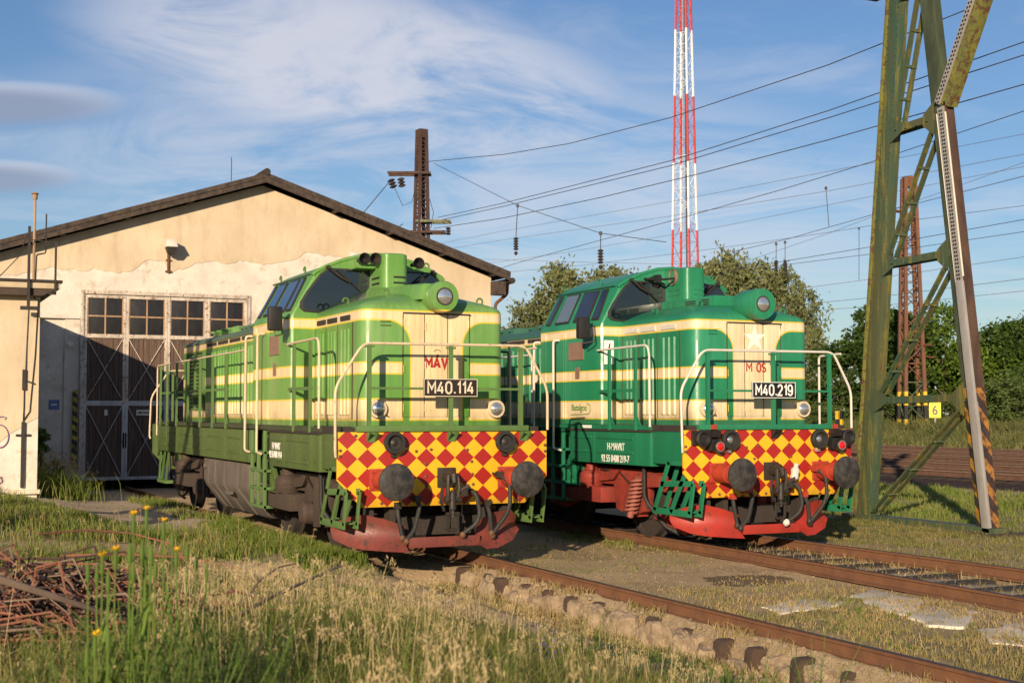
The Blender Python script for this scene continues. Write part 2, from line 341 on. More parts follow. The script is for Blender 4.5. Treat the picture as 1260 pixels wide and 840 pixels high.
MT['plate_brown'] = M_('plate_faded_black').col((.028, .018, .015)).set(Roughness=.45).mat
MT['letter'] = M_('letter_white').col((.82, .80, .74)).set(Roughness=.5).mat
MT['letter_red'] = M_('letter_red').col((.35, .02, .02)).set(Roughness=.5).mat
MT['letter_green'] = M_('letter_green').col((.10, .24, .06)).set(Roughness=.5).mat
MT['white_star'] = M_('star_white').col((.84, .80, .68)).set(Roughness=.5).mat
MT['yellow'] = worn('yellow_paint', (.68, .44, .02), (.4, .22, .02), .6, 6, .5)
MT['brown_panel'] = worn('weathered_board', (.28, .17, .12), (.16, .09, .06), .8, 12, .8)
# ================================================================ ground
def sstep(t): t = np.clip(t, 0, 1); return t*t*(3-2*t)
def hsh(ix, iy, s): 
    v = np.sin(ix*127.1+iy*311.7+s*74.7)*43758.5453; return v-np.floor(v)
def vn(x, y, s=0):
    ix, iy = np.floor(x), np.floor(y); fx, fy = x-ix, y-iy; fx = fx*fx*(3-2*fx); fy = fy*fy*(3-2*fy)
    return (hsh(ix, iy, s)*(1-fx)+hsh(ix+1, iy, s)*fx)*(1-fy)+(hsh(ix, iy+1, s)*(1-fx)+hsh(ix+1, iy+1, s)*fx)*fy
def fbm(x, y, s=0, o=4):
    a = 0; w = .5; t = 0
    for k in range(o): a = a+w*vn(x*2**k, y*2**k, s+k); t += w; w *= .5
    return a/t
def ground(x, y):
    x = np.asarray(x, float); y = np.asarray(y, float)
    z = -.13+.05*(fbm(x*.8, y*.8, 3)-.5)+.03*(fbm(x*3, y*3, 5)-.5)
    z = z+.42*sstep((-y-2.2)/3.5)*sstep((-x+1)/8)                       # rises towards the little brick annex
    z = z+.24*sstep((-x-15)/3)*sstep((y+8)/3)*sstep((6-y)/4)*sstep((y+2.6)/-.8+1)
    z = z+.60*sstep((x-4)/5)*sstep((-y-1.9)/2.6)                        # bank under the photographer
    pit = sstep((x+1.2)/.8)*sstep((y+.75)/.5)*sstep((.60-y)/.12)*sstep((12-x)/4); z = z-.27*pit
    trk = sstep((x+14)/1)*sstep((0-x)/.8)*sstep((1.4-abs(y))/.5); z = z-.06*trk
    z = z+.19*sstep((-y-.83)/.10)*sstep((.1-x)/.5)*sstep((x+14)/1)
    z = np.where(y > 21, z*0.3-.16, z)
    z = z-.08*sstep((y-47)/1.5)
    return z
xs = np.concatenate([[-900, -500, -300, -200, -150, -120, -100, -80], np.arange(-70, -26, 1.0), np.arange(-26, 14, .13), np.arange(14, 40, 1.), [45, 60, 100, 200, 500]])
ys = np.concatenate([[-500, -200, -100, -60, -40, -30, -22, -16, -12], np.arange(-9, 12, .13), np.arange(12, 24, .3), np.arange(24, 70, 1.), [75, 85, 100, 130, 180, 250, 400, 900]])
gx, gy = np.meshgrid(xs, ys, indexing='ij'); gz = ground(gx, gy); nx, ny = gx.shape
me = bpy.data.meshes.new('ground'); me.vertices.add(nx*ny); me.vertices.foreach_set('co', np.stack([gx, gy, gz], -1).ravel())
ii, jj = np.meshgrid(np.arange(nx-1), np.arange(ny-1), indexing='ij'); q = (ii*ny+jj).ravel()
quads = np.stack([q, q+ny, q+ny+1, q+1], -1).ravel()
me.loops.add(len(quads)); me.loops.foreach_set('vertex_index', quads.astype(np.int32)); me.polygons.add(len(q))
me.polygons.foreach_set('loop_start', np.arange(0, len(quads), 4, dtype=np.int32)); me.update(); me.validate()
me.polygons.foreach_set('use_smooth', np.ones(len(q), bool))
def apron(x, y):      # worn concrete in front of the shed door and along the track
    n = (fbm(x*.9, y*.9, 20)-.5)*1.1
    return sstep((-5.2-x+n*1.6)/.6)*sstep((-.95-y+n*.5)/.2)*sstep((y+2.9+np.clip((-x-5)*.34, 0, 2.2)+n)/.5)
def dirtpan(x, y):    # hard dirt between the tracks
    return sstep((x+14)/1)*sstep((3.6-x+2*(fbm(x*.7, y*.7, 9)-.5))/1.6)*sstep((y-.8)/.15)*sstep((6.2-y)/1.2)
def grassy(x, y):
    n = fbm(x*.55, y*.55, 31); n2 = fbm(x*1.7, y*1.7, 33)
    g = sstep((-y-1.0+(n2-.5)*1.2)/.7)*(.55+.45*sstep((n-.35)/.2))                         # left of track 1
    a = apron(x, y); g = g*(1-a*.97)+a*sstep((n2-.63)/.06)*.35; g = g*(1-.85*sstep((2.5-x)/2)*sstep((.50-fbm(x*.9, y*.9, 37))/.07))
    edge = sstep((x+13)/1)*sstep((.3-x)/.5)*sstep((-y-.92)/.15)*sstep((y+2.0)/.5)*sstep((n2-.42)/.1); g = np.maximum(g, edge*.9)
    mid = sstep((y-.9)/.3)*sstep((3.9-y)/.3)*(.24+.76*sstep((x-2.0)/1.5)*sstep((n2-.33)/.25)); mid = mid*(1-.25*dirtpan(x, y))
    mid = np.maximum(mid, sstep((y-3.2)/.3)*sstep((4.3-y)/.3)*sstep((-.4-x)/1)*sstep((x+6)/1)*sstep((n2-.40)/.08)*.9)   # tufts beside the second engine
    far = sstep((y-5.9)/.3)*sstep((19.2-y+(n2-.5)*2)/1.2)*(.55+.45*sstep((n-.4)/.2))
    bet = sstep((y-4.2)/.1)*sstep((5.7-y)/.1)*.14
    pit = sstep((x+1.)/1)*sstep((y+.95)/.2)*sstep((.9-y)/.1)*.22
    weeds = sstep((y-48.5)/1.)
    g = np.where(abs(y) < .85, pit, g); g = np.where(y > .85, np.maximum(np.maximum(mid, far), np.maximum(bet, weeds)), g)
    return np.clip(g, 0, 1)
att = me.color_attributes.new('zone', 'FLOAT_COLOR', 'POINT')
ball = sstep((gy-18.9+(fbm(gx*.7, gy*.7, 12)-.5)*1.4)/.8)*sstep((49-gy)/1.); Gs = grassy(gx, gy); conc = apron(gx, gy)
cols = np.stack([Gs, conc, ball, np.ones_like(Gs)], -1); att.data.foreach_set('color', cols.ravel())
s = M_('ground_soil'); at = s.n('ShaderNodeAttribute'); at.attribute_name = 'zone'; sp = s.n('ShaderNodeSeparateColor'); s.l(at.outputs['Color'], sp.inputs[0])
n1 = s.noise(.9, 8, .65); n2 = s.noise(7, 8, .7); n3 = s.noise(45, 4, .7); n4 = s.noise(2.6, 7, .6, off=(4, 4, 0))
dirt = s.mix(s.rm(n1, .3, .7), (.56, .41, .24), (.40, .28, .155)); dirt = s.mix(s.rm(n2, .40, .75, 0, .7), dirt, (.62, .48, .31)); dirt = s.mix(s.rm(n3, .45, .8, 0, .6), dirt, (.20, .14, .09))
sx = s.n('ShaderNodeSeparateXYZ'); s.l(s.o, sx.inputs[0])
def patch(cx, cy, rx, ry): return s.rm(s.m('ADD', s.m('ADD', s.m('POWER', s.m('DIVIDE', s.m('SUBTRACT', sx.outputs[0], cx), rx), 2), s.m('POWER', s.m('DIVIDE', s.m('SUBTRACT', sx.outputs[1], cy), ry), 2)), s.m('MULTIPLY', s.m('SUBTRACT', n4, .5), 2.2)), 1.0, .75)
dirt = s.mix(s.m('MULTIPLY', patch(2.35, 3.0, .50, .62), .9), dirt, (.10, .065, .045)); dirt = s.mix(s.m('MULTIPLY', patch(-1.2, 2.4, .9, .5), .45), dirt, (.20, .15, .10))
soil = s.mix(s.rm(n2, .35, .7), (.20, .16, .085), (.32, .25, .13)); soil = s.mix(s.rm(n4, .45, .65, 0, .7), soil, (.15, .17, .05))
con = s.mix(s.rm(n1, .35, .7), (.52, .42, .31), (.40, .31, .22)); con = s.mix(s.rm(n3, .5, .85, 0, .6), con, (.13, .1, .07)); con = s.mix(s.rm(s.noise(3, 9, .8, dist=2.5), .495, .505, 0, .0), con, (.05, .04, .03))
v = s.n('ShaderNodeTexVoronoi'); v.inputs['Scale'].default_value = 16; s.l(s.o, v.inputs['Vector'])
bal = s.mix(s.rm(v.outputs['Distance'], .1, .6), (.13, .08, .055), (.035, .022, .017)); bal = s.mix(s.rm(n1, .3, .7, 0, .6), bal, (.075, .045, .032))
c = s.mix(s.m('MULTIPLY', sp.outputs[0], s.rm(n2, .2, .5), cl=True), dirt, soil); c = s.mix(sp.outputs[1], c, con); c = s.mix(sp.outputs[2], c, bal)
s.col(c).set(Roughness=.95, Specular_IOR_Level=.15); s.bump(s.m('ADD', n3, s.m('MULTIPLY', n2, 2)), .55, .03); me.materials.append(s.mat)
gr = bpy.data.objects.new('ground', me); COL.objects.link(gr); tag(gr, kind='structure')
MT['infill'] = worn('infill_concrete', (.36, .29, .20), (.20, .15, .10), .9, 7, .95, bump=.7, streak=0)
# concrete slabs that surface between the tracks
s = M_('pale_concrete'); cc_ = s.mix(s.rm(s.noise(3, 7, .6), .3, .7), (.74, .66, .52), (.56, .48, .36)); cc_ = s.mix(s.rm(s.noise(30, 5, .7), .55, .8, 0, .6), cc_, (.16, .13, .1))
s.col(cc_).set(Roughness=.9); s.bump(s.noise(20, 6, .7), .5, .02); MT['conc'] = s.mat
slabs = [([(4.32, 1.79), (4.03, 2.46), (4.37, 2.84), (4.64, 2.36), (4.71, 1.7)], 'thin pale concrete slab farthest left of the row between the two tracks'),
         ([(4.0, 3.14), (3.8, 3.65), (4.7, 3.6), (5.37, 2.73), (5.01, 2.73)], 'pale concrete slab nearest the inner rail of the far track'),
         ([(5.42, 2.73), (5.02, 3.37), (5.5, 3.55), (6.2, 2.73), (5.93, 2.49)], 'pale broken concrete slab, middle one of the row towards the right edge'),
         ([(6.37, 2.76), (6.17, 3.3), (6.5, 3.4), (7.4, 2.6), (6.86, 2.3)], 'pale concrete slab cut by the right edge of the photo')]
for poly, lb in slabs:
    P = []
    for i, p in enumerate(poly):
        a, b = Vector(p), Vector(poly[(i+1) % len(poly)])
        for k in range(6):
            t = k/6; w = a.lerp(b, t); P.append((w.x+random.uniform(-.05, .05), w.y+random.uniform(-.04, .04)))
    zt = float(max(ground(np.array([p[0] for p in poly]), np.array([p[1] for p in poly]))))+.008
    tag(MB().prism(P, 'Z', zt-.12, zt).build('concrete_slab', MT['conc'], bevel=.008), lb, 'concrete slab', 'concrete slabs between the tracks')
# ================================================================ tracks
def rail_mb(pts, hb=.15):
    m = MB(); prof = [(-.065, -hb), (.065, -hb), (.065, -hb+.012), (.012, -hb+.03), (.010, -.035), (.034, -.025), (.034, -.003), (.028, 0), (-.028, 0), (-.034, -.003), (-.034, -.025), (-.010, -.035), (-.012, -hb+.03), (-.065, -hb+.012)]
    rings = []
    for i, p in enumerate(pts):
        p = Vector(p); rings.append([(p.x, p.y+a, p.z+b) for a, b in prof])
    return m.loft(rings)
T1 = empty('railway_track', (0, 0, 0), 'rusty near track, one rail running from the apple green engine to the bottom right corner', 'railway track', 'railway tracks')
rail_mb([(-19.9, .752, 0), (9, .752, 0), (30, .752, 0)]).build('rail', MT['rail_web'], T1)
MB().box(-19.9, 30, .727, .777, .001, .0035).build('rail_head', MT['rail_head'], T1)
rail_mb([(-19.9, -.752, -.02), (-.6, -.752, -.02)]).build('rail', MT['rail_web'], T1)
m = MB()
MT['old_timber'] = worn('old_timber', (.085, .05, .032), (.04, .028, .022), .8, 9, .95, bump=.7, streak=0)
for k in range(20):
    x = -.6+k*.60+random.uniform(-.06, .06); w = random.uniform(.15, .21)*(1 if x < 5 else .8); y0_ = .50+random.uniform(-.07, .05); zt_ = -.165+random.uniform(-.03, .01)
    P = [(x-w/2+random.uniform(-.02, .02), y0_), (x+w/2+random.uniform(-.02, .02), y0_+random.uniform(-.03, .03)), (x+w/2, 1.0), (x-w/2, 1.0)]
    MB().loft([[(a_, b_-.02*(b_ < .8), -.42) for a_, b_ in P], [(a_, b_, zt_-.03) for a_, b_ in P], [(x+(a_-x)*.9, b_+.03*(b_ < .8), zt_) for a_, b_ in P]]).build('sleeper', MT['old_timber'], T1, bevel=.015)
st = worn('pit_wall_stone', (.36, .27, .17), (.17, .12, .075), 1., 9, .95, bump=1., streak=0)
stones = []
for k in range(44):
    x = -.75+k*.30+random.uniform(-.08, .08); y = .42+random.uniform(-.10, .08); rx = random.uniform(.15, .26); ry = random.uniform(.12, .2); h = random.uniform(-.24, -.175) if k % 2 else random.uniform(-.33, -.23)
    T_ = [2*math.pi*q/9+random.uniform(-.25, .25) for q in range(9)]; J = [random.uniform(.6, 1.3) for _ in T_]
    rg = lambda f, z, jz: [(x+rx*f*g*math.cos(t), y+.12+ry*f*g*math.sin(t), z+random.uniform(-jz, jz)) for t, g in zip(T_, J)]
    o_ = MB().loft([rg(1.2, -.55, 0), rg(1.12, (h-.55)/2, .03), rg(.98, h-.035, .02), rg(.80, h-.008, .015), rg(.35, h, .012)]).build('edge_stone', st, T1, ang=60)
    stones.append(o_)
for o_ in stones:          # break the blocks up so that they read as crumbled concrete
    bm = bmesh.new(); bm.from_mesh(o_.data); bmesh.ops.subdivide_edges(bm, edges=bm.edges[:], cuts=3, use_grid_fill=True); bmesh.ops.triangulate(bm, faces=bm.faces[:])
    co = np.array([v_.co[:] for v_ in bm.verts]); d = (fbm(co[:, 0]*9+co[:, 2]*7, co[:, 1]*9-co[:, 2]*5, 3, 4)-.5)*.11+(np.abs(fbm(co[:, 0]*4+co[:, 2]*3, co[:, 1]*5, 8, 2)-.5))*-.10
    bm.normal_update()
    for v_, dd in zip(bm.verts, d): v_.co += v_.normal*float(dd)
    for f_ in bm.faces: f_.smooth = False
    bm.to_mesh(o_.data); bm.free()
T2 = empty('railway_track', (0, 0, 0), 'rusty farther track under the emerald engine, both rails showing with dark sleepers between', 'railway track', 'railway tracks')
for pp in ([(-30, 5.60, .03), (-.5, 5.60, .03), (4.03, 5.76, .04), (12, 5.98, .04), (30, 6.4, .04)], [(-30, 4.10, .03), (.9, 4.08, .03), (5.79, 3.88, .04), (12, 3.62, .04), (30, 2.9, .04)]):
    rail_mb(pp).build('rail', MT['rail_web'], T2)
    rings = [[(x, y-.024, z+.001), (x, y+.024, z+.001), (x, y+.024, z+.0035), (x, y-.024, z+.0035)] for x, y, z in pp]
    MB().loft(rings).build('rail_head', MT['rail_head'], T2)
m = MB()
for k in range(36):
    x = -8+k*.62+random.uniform(-.04, .04); MB().box(x-.12, x+.12, 4.35, 5.42, -.20, -.085).build('sleeper', MT['grime_dark'], T2, bevel=.012)
s2 = MB()
for k in range(22):
    x = -1.2+k*.62; P = [(x+.31+.20*math.cos(t)*random.uniform(.8, 1.15), 4.9+.42*math.sin(t)*random.uniform(.7, 1.1)) for t in np.linspace(0, 2*math.pi, 10)[:-1]]
    MB().prism(P, 'Z', -.2, -.105).build('concrete_infill', MT['infill'], T2, bevel=.01)
m = MB()
for x, y in ((-8.4, 0), ): pass
for n_, (yc, lb) in enumerate(((24.3, 'rusty yard track nearest the green gantry, second beyond the grass'), (28.9, 'rusty yard track, second row beyond the gantry'), (33.6, 'rusty yard track, third row beyond the gantry'), (38.3, 'rusty yard track, fourth row beyond the gantry'), (43.2, 'rusty yard track farthest away, beside the weeds and the number 6 sign'))):
    t = empty('railway_track', (0, yc, 0), lb, 'railway track', 'railway tracks')
    for y in (-.75, .75):
        rail_mb([(-95, y, .05), (60, y, .05)], .17).build('rail', MT['yard_rail'], t)
    for y in (-.75, .75): MB().box(-95, 60, y-.026, y+.026, .0503, .054).build('rail_head', MT['rail_steel'], t)
    s0 = MB().box(0, .25, -1.25, 1.25, -.25, -.135).mesh('sleeper', MT['grime_dark'])
    for k in range(72):
        o = bpy.data.objects.new('sleeper', s0); COL.objects.link(o); o.parent = t; o.location = (-52+k*.62, 0, 0)
# ================================================================ engine shed
FX = -20.0
shed = empty('engine_shed', (FX, 2.78, 0), 'ochre plastered gabled engine shed with big glazed timber doors', 'building')
def sh(m, name, mt, parent=None, **k):        # meshes are given in world coordinates, parent sits at the shed's base
    m.v = [(x-FX, y-2.78, z) for x, y, z in m.v]; return m.build(name, mt, parent or shed, **k)
s = M_('ochre_plaster'); c = s.mix(s.rm(s.noise(.8, 7, .6), .3, .75), (.64, .53, .375), (.53, .425, .29)); c = s.mix(s.rm(s.noise(3, 8, .75, (1, 1, .3), off=(2, 0, 0)), .44, .75, 0, .65), c, (.42, .33, .22)); c = s.mix(s.rm(s.noise(22, 5, .7), .55, .9, 0, .3), c, (.36, .25, .15))
s.col(c).set(Roughness=.9, Specular_IOR_Level=.2); s.bump(s.noise(40, 6, .7), .5, .012); MT['ochre'] = s.mat
s = M_('bare_render'); c = s.mix(s.rm(s.noise(1.1, 8, .65), .3, .7), (.72, .67, .58), (.56, .50, .42)); c = s.mix(s.rm(s.noise(2.2, 9, .75, off=(5, 1, 2)), .52, .64, 0, .75), c, (.46, .38, .29)); c = s.mix(s.rm(s.noise(14, 7, .75), .58, .8, 0, .6), c, (.30, .22, .15))
s.col(c).set(Roughness=.92, Specular_IOR_Level=.2); s.bump(s.noise(16, 8, .75), .6, .02); MT['render'] = s.mat
s = M_('grey_wood'); c = s.mix(s.rm(s.noise(3, 7, .7, (.2, 2.5, 2.5)), .3, .7), (.085, .06, .045), (.03, .022, .018)); c = s.mix(s.rm(s.noise(9, 8, .7, off=(3, 3, 3)), .62, .7, 0, .6), c, (.22, .17, .13))
s.col(c).set(Roughness=.9); s.bump(s.noise(12, 6, .7, (.2, 3, 3)), .6, .01); MT['fascia'] = s.mat
s = M_('door_planks'); c = s.mix(s.rm(s.noise(5, 8, .7, (1, 4, .12)), .3, .7), (.16, .10, .07), (.055, .037, .029)); c = s.mix(s.rm(s.noise(6, 8, .75, (1, 5, .2), off=(7, 2, 0)), .56, .70, 0, .7), c, (.36, .28, .22))
s.col(c).set(Roughness=.9); s.bump(s.noise(8, 6, .7, (1, 6, .15)), .6, .012); MT['planks'] = s.mat
s = worn('door_paint', (.60, .53, .44), (.30, .24, .19), .7, 5, .7, rust=(.20, .08, .03), rust_amt=.35); MT['doorpaint'] = s
MT['doorgrey'] = worn('lower_door_paint', (.54, .53, .51), (.25, .24, .24), .7, 5, .7, rust=(.16, .07, .03), rust_amt=.15)
MT['winrust'] = worn('window_bar_rust', (.42, .28, .17), (.22, .10, .05), .7, 8, .8)
zr = lambda y: 8.06-.325*abs(y-2.78)         # roof underside line at the gable
DY0, DY1, DZ = -1.83, 2.38, 4.93
def gable(y0, y1, zb, top=zr):
    ysn = [y0]+([2.78] if y0 < 2.78 < y1 else [])+[y1]
    return [(y0, zb)]+[(y1, zb)]+[(y, top(y)) for y in ysn[::-1]]
# wall in pieces round the door opening and niche
m = MB().prism(gable(-13, -2.92, -.3), 'X', FX-.4, FX).prism(gable(DY1+.02, 9.62, -.3), 'X', FX-.4, FX)
m.prism([(-2.92, 4.28), (DY0-.1, 4.28), (DY0-.1, DZ), (DY1+.02, DZ), (DY1+.02, zr(DY1+.02)), (-2.92, zr(-2.92))], 'X', FX-.4, FX)
m.box(FX-.4, FX, DY0-.1, DY0-.012, -.3, 4.28).box(FX-.4, FX-.12, -2.92, -2.30, -.3, 4.28).box(FX-.4, FX-.06, -2.30, DY0-.1, -.3, 4.28)
m.box(FX-40, FX-.4, 9.3, 9.62, -.3, 5.75).box(FX-40, FX-.4, -13, -12.7, -.3, 2.8); m.prism(gable(-13, 9.62, -.3), 'X', FX-40.3, FX-40)
sh(m, 'wall', MT['render'])
m = MB().box(FX-.119, FX-.10, -2.90, -2.34, 0, 3.4); m.prism([(-2.62+.28*math.cos(t), 3.4+.28*math.sin(t)) for t in np.linspace(0, math.pi, 10)], 'X', FX-.119, FX-.10)
sh(m, 'niche_patch', MT['render'])
bd = [(-13, 5.0), (-5, 5.1), (-3.9, 5.29), (-2.7, 5.52), (-1.2, 5.56), (-.7, 5.58), (-.3, 5.80), (.1, 5.86), (.34, 5.66), (.8, 5.70), (1.4, 5.88), (2.3, 5.90), (3.0, 5.86), (3.5, 6.08), (4.1, 6.26), (4.9, 6.22), (5.5, 5.92), (6.4, 5.7), (7.6, 5.35), (8.7, 5.0), (9.62, 4.75)]
by = np.linspace(-13, 9.62, 240); bz = np.interp(by, [b[0] for b in bd], [b[1] for b in bd])+(fbm(by*3, by*0, 4)-.5)*.30+(fbm(by*11, by*0, 6)-.5)*.10
V = [(FX+.014, y, z) for y, z in zip(by, bz)]+[(FX+.014, y, zr(y)) for y in by]+[(FX+.001, y, z) for y, z in zip(by, bz)]; n = len(by)
F = [(i, i+1, n+i+1, n+i) for i in range(n-1)]+[(2*n+i, 2*n+i+1, i+1, i) for i in range(n-1)]
sh(MB().add(V, F), 'upper_plaster', MT['ochre'])
# roof slabs + fascia boards
for sy in (-1, 1):
    ye = 10.05 if sy > 0 else -13.6; z0, ze = zr(2.78)+.02, zr(ye)+.02
    m = MB(); V = []
    for x in (FX+.40, FX-40.6):
        V += [(x, 2.78, z0+.10), (x, ye, ze+.10), (x, ye, ze+.24), (x, 2.78, z0+.24)]
    sh(m.add(V, [(0,1,2,3),(7,6,5,4),(0,4,5,1),(1,5,6,2),(2,6,7,3),(3,7,4,0)]), 'roof', MT['grime_dark'])
    m = MB(); V = []
    for x in (FX+.40, FX+.45):
        V += [(x, 2.78, z0-.0), (x, ye, ze-.0), (x, ye, ze+.20), (x, 2.78, z0+.20)]
    for x in (FX+.43, FX+.47):
        V += [(x, 2.78, z0+.14), (x, ye, ze+.14), (x, ye, ze+.26), (x, 2.78, z0+.26)]
    f = [(0,1,2,3),(7,6,5,4),(0,4,5,1),(1,5,6,2),(2,6,7,3),(3,7,4,0)]
    fb = MB().add(V[:8], f).add(V[8:], f); sh(fb, 'fascia_board', MT['fascia'])
    m = MB(); k = 0; y = 2.0*sy+2.78
    while abs(y) < 9.8 if sy > 0 else y > -13:
        sh(MB().box(FX, FX+.40, y-.05, y+.05, zr(y)-.0, zr(y)+.09), 'purlin_end', MT['fascia']); y += sy*1.6
sh(MB().tube([(FX+.5, 2.78, 8.36), (FX-40, 2.78, 8.36)], .10, 10), 'ridge_cap', MT['grime_dark'])
sh(MB().tube([(FX+.1, 1.9, 8.1), (FX+.1, 1.9, 8.75)], .012, 5), 'lightning_rod', MT['dark_metal'])
m = MB().tube([(FX+.45, 10.12, 5.72), (FX-40, 10.12, 5.72)], .09, 10); g_ = sh(m, 'gutter', MT['grime_dark'])
m = MB().tube(arc([(FX+.1, 10.12, 5.65), (FX+.1, 10.1, 5.35, .08), (FX+.1, 9.72, 5.05, .1), (FX+.1, 9.72, 0)]), .05, 8); sh(m, 'downpipe', MT['rust'])
sh(MB().box(FX+.02, FX+.35, 9.6, 9.95, 5.3, 5.7), 'eave_block', MT['fascia'])
# doors
fx = FX+.02
m = MB().box(FX-.12, fx+.02, DY0-.10, DY0, .05, DZ+.10).box(FX-.12, fx+.02, DY1, DY1+.10, .05, DZ+.10).box(FX-.12, fx+.02, DY0, DY1, DZ-.0, DZ+.10)
sh(m, 'door_frame', MT['doorpaint'], bevel=.006)
leafs = [(-1.83, -.79), (-.785, .275), (.28, 1.315), (1.32, 2.38)]
for y0, y1 in leafs:
    b = MB(); k = 0; y = y0+.03; w = (y1-y0-.06)/7
    for k in range(7): b.box(FX-.06, FX-.02+random.uniform(-.004, .004), y+k*w+.004, y+(k+1)*w-.004, .14, 3.84)
    lf = sh(b, 'door_leaf', MT['planks'])
    def lp(m, name, mt): m.v = [(x-FX, y-2.78, z) for x, y, z in m.v]; return m.build(name, mt, lf, bevel=.004)
    lp(MB().box(FX-.05, fx, y0, y0+.07, 2.1, DZ-.02).box(FX-.05, fx, y1-.07, y1, 2.1, DZ-.02).box(FX-.05, fx-.002, y0+.07, y1-.07, DZ-.10, DZ-.02).box(FX-.05, fx-.002, y0+.07, y1-.07, 3.80, 3.90), 'leaf_frame', MT['doorpaint'])
    lp(MB().box(FX-.05, fx, y0, y0+.07, .14, 2.1).box(FX-.05, fx, y1-.07, y1, .14, 2.1).box(FX-.05, fx-.002, y0+.07, y1-.07, .14, .22).box(FX-.05, fx-.002, y0+.07, y1-.07, 2.05, 2.18), 'leaf_frame', MT['doorgrey'])
    for (za, zb, mt) in ((2.18, 3.80, 'doorpaint'), (.22, 2.05, 'doorgrey')):
        lp(MB().bar((FX-.012, y0+.06, za), (FX-.012, y1-.06, zb), .018, .06, (1, 0, 0)), 'brace', MT[mt]); lp(MB().bar((FX-.005, y0+.06, zb), (FX-.005, y1-.06, za), .018, .06, (1, 0, 0)), 'brace', MT[mt])
    lp(MB().box(FX-.04, FX-.03, y0+.07, y1-.07, 3.90, DZ-.10), 'window_pane', MT['dirty_glass'])
    ym = (y0+y1)/2; zm = (3.90+DZ-.10)/2
    lp(MB().box(FX-.035, FX-.005, ym-.02, ym+.02, 3.90, DZ-.10).box(FX-.035, FX-.006, y0+.07, y1-.07, zm-.02, zm+.02).box(FX-.035, FX-.004, y0+.07, y0+.10, 3.9, DZ-.1).box(FX-.035, FX-.004, y1-.10, y1-.07, 3.9, DZ-.1), 'window_bar', MT['winrust'])
sg = sh(MB().box(FX+.0, FX+.012, -.50, -.10, 1.80, 1.95), 'door_sign', MT['white'], bevel=.003)
MB().box(.0122, .0145, -.45-2.78, -.34-2.78, 1.855, 1.895).box(.0122, .0145, -.32-2.78, -.15-2.78, 1.858, 1.89).build('sign_marks', MT['plate'], sg)
sh(MB().box(FX-.02, FX+.02, -.84, -.74, .95, 1.35), 'door_latch', MT['doorgrey']); sh(MB().box(FX-.02, FX+.0, -1.30, -1.22, 1.80, 1.95), 'notice', MT['white'])
sh(MB().box(FX-.10, FX-.085, -2.66, -2.40, 1.95, 2.20), 'blue_sign', M_('blue_sign').col((.08, .16, .34)).mat)
sh(MB().box(FX-.084, FX-.080, -2.60, -2.46, 2.05, 2.10), 'blue_sign_mark', MT['white'])
sh(MB().box(FX+.0, FX+.02, DY0-.42, DY0-.24, 3.50, 3.62) if False else MB().lathe((FX+.0, -2.18, 3.60), (1, 0, .1), [(0, .05), (.05, .09), (.1, .06)], 8), 'bracket_lump', MT['white'])
hz1 = stripes('hazard_black_yellow', (.55, .40, .02), (.02, .02, .02), .24, .6)
sh(MB().box(FX+.005, FX+.05, -2.10, -1.97, .50, 2.45), 'hazard_strip', hz1)
def floodlight(y, z, lb):
    t = empty('floodlight', (FX+.015, y, z), lb, 'lamp', 'floodlights on the shed gable')
    MB().tube([(.02, 0, -.62), (.02, 0, -.05), (.20, 0, .02)], .035, 8).box(0, .05, -.08, .08, -.60, -.56).box(0, .05, -.07, .07, -.30, -.27).build('bracket', MT['rust'], t)
    h = MB().loft([[(.18+x, yy, z_) for x, yy in ((-.10, -.13), (.34, -.15), (.34, .15), (-.10, .13))] for z_ in (.02, .05)]+[[(.18+x, yy, .24) for x, yy in ((-.02, -.11), (.22, -.11), (.22, .11), (-.02, .11))]]).build('housing', MT['white'], t, bevel=.02)
    MB().loft([[(.18+x, yy, z_) for x, yy in ((-.06, -.11), (.30, -.13), (.30, .13), (-.06, .11))] for z_ in (.02,)]+[[(.20+x, yy, -.14) for x, yy in ((.0, -.07), (.20, -.08), (.20, .08), (.0, .07))]]).build('glass_bowl', MT['grime_dark'], h)
floodlight(.27, 6.17, 'white capped floodlight on a rusty bracket above the shed doors'); floodlight(5.30, 6.08, 'white capped floodlight on the gable just behind the green cab roof')
# ================================================================ annex
AX = -12.0
an = empty('annex', (AX, -3.75, 0), 'small flat roofed ochre annex at the left edge with purple graffiti', 'building')
def ah(m, name, mt, parent=None, **k): m.v = [(x-AX, y+3.75, z) for x, y, z in m.v]; return m.build(name, mt, parent or an, **k)
ah(MB().box(-19.98, AX, -14, -3.72, -.1, 4.16), 'wall', MT['render'])
# upper coat of ochre plaster with a broken lower edge
by = np.linspace(-14, -3.722, 120); bz = np.interp(by, [-14, -6, -4.9, -4.45, -4.05, -3.72], [.6, .8, 1.05, 1.25, 1.62, 1.80])+(fbm(by*4, by*0, 8)-.5)*.15
V = [(AX+.012, y, z) for y, z in zip(by, bz)]+[(AX+.012, y, 4.16) for y in by]+[(AX+.001, y, z) for y, z in zip(by, bz)]; n = len(by)
ah(MB().add(V, [(i, i+1, n+i+1, n+i) for i in range(n-1)]+[(2*n+i, 2*n+i+1, i+1, i) for i in range(n-1)]), 'upper_plaster', MT['ochre'])
ah(MB().box(-19.97, AX+.30, -14, -3.38, 4.30, 4.42), 'roof', MT['ochre'], bevel=.01); ah(MB().box(-19.96, AX+.34, -14, -3.34, 4.42, 4.47), 'roof_edge', MT['grime_dark'])
ah(MB().prism([(-3.72, 4.16), (-3.40, 4.30), (-14, 4.30), (-14, 4.16)], 'X', -19.96, AX+.27), 'eave_soffit', MT['grime'])
ah(MB().box(AX-.05, AX+.10, -14, -3.66, .30, .38), 'plinth', MT['conc'])
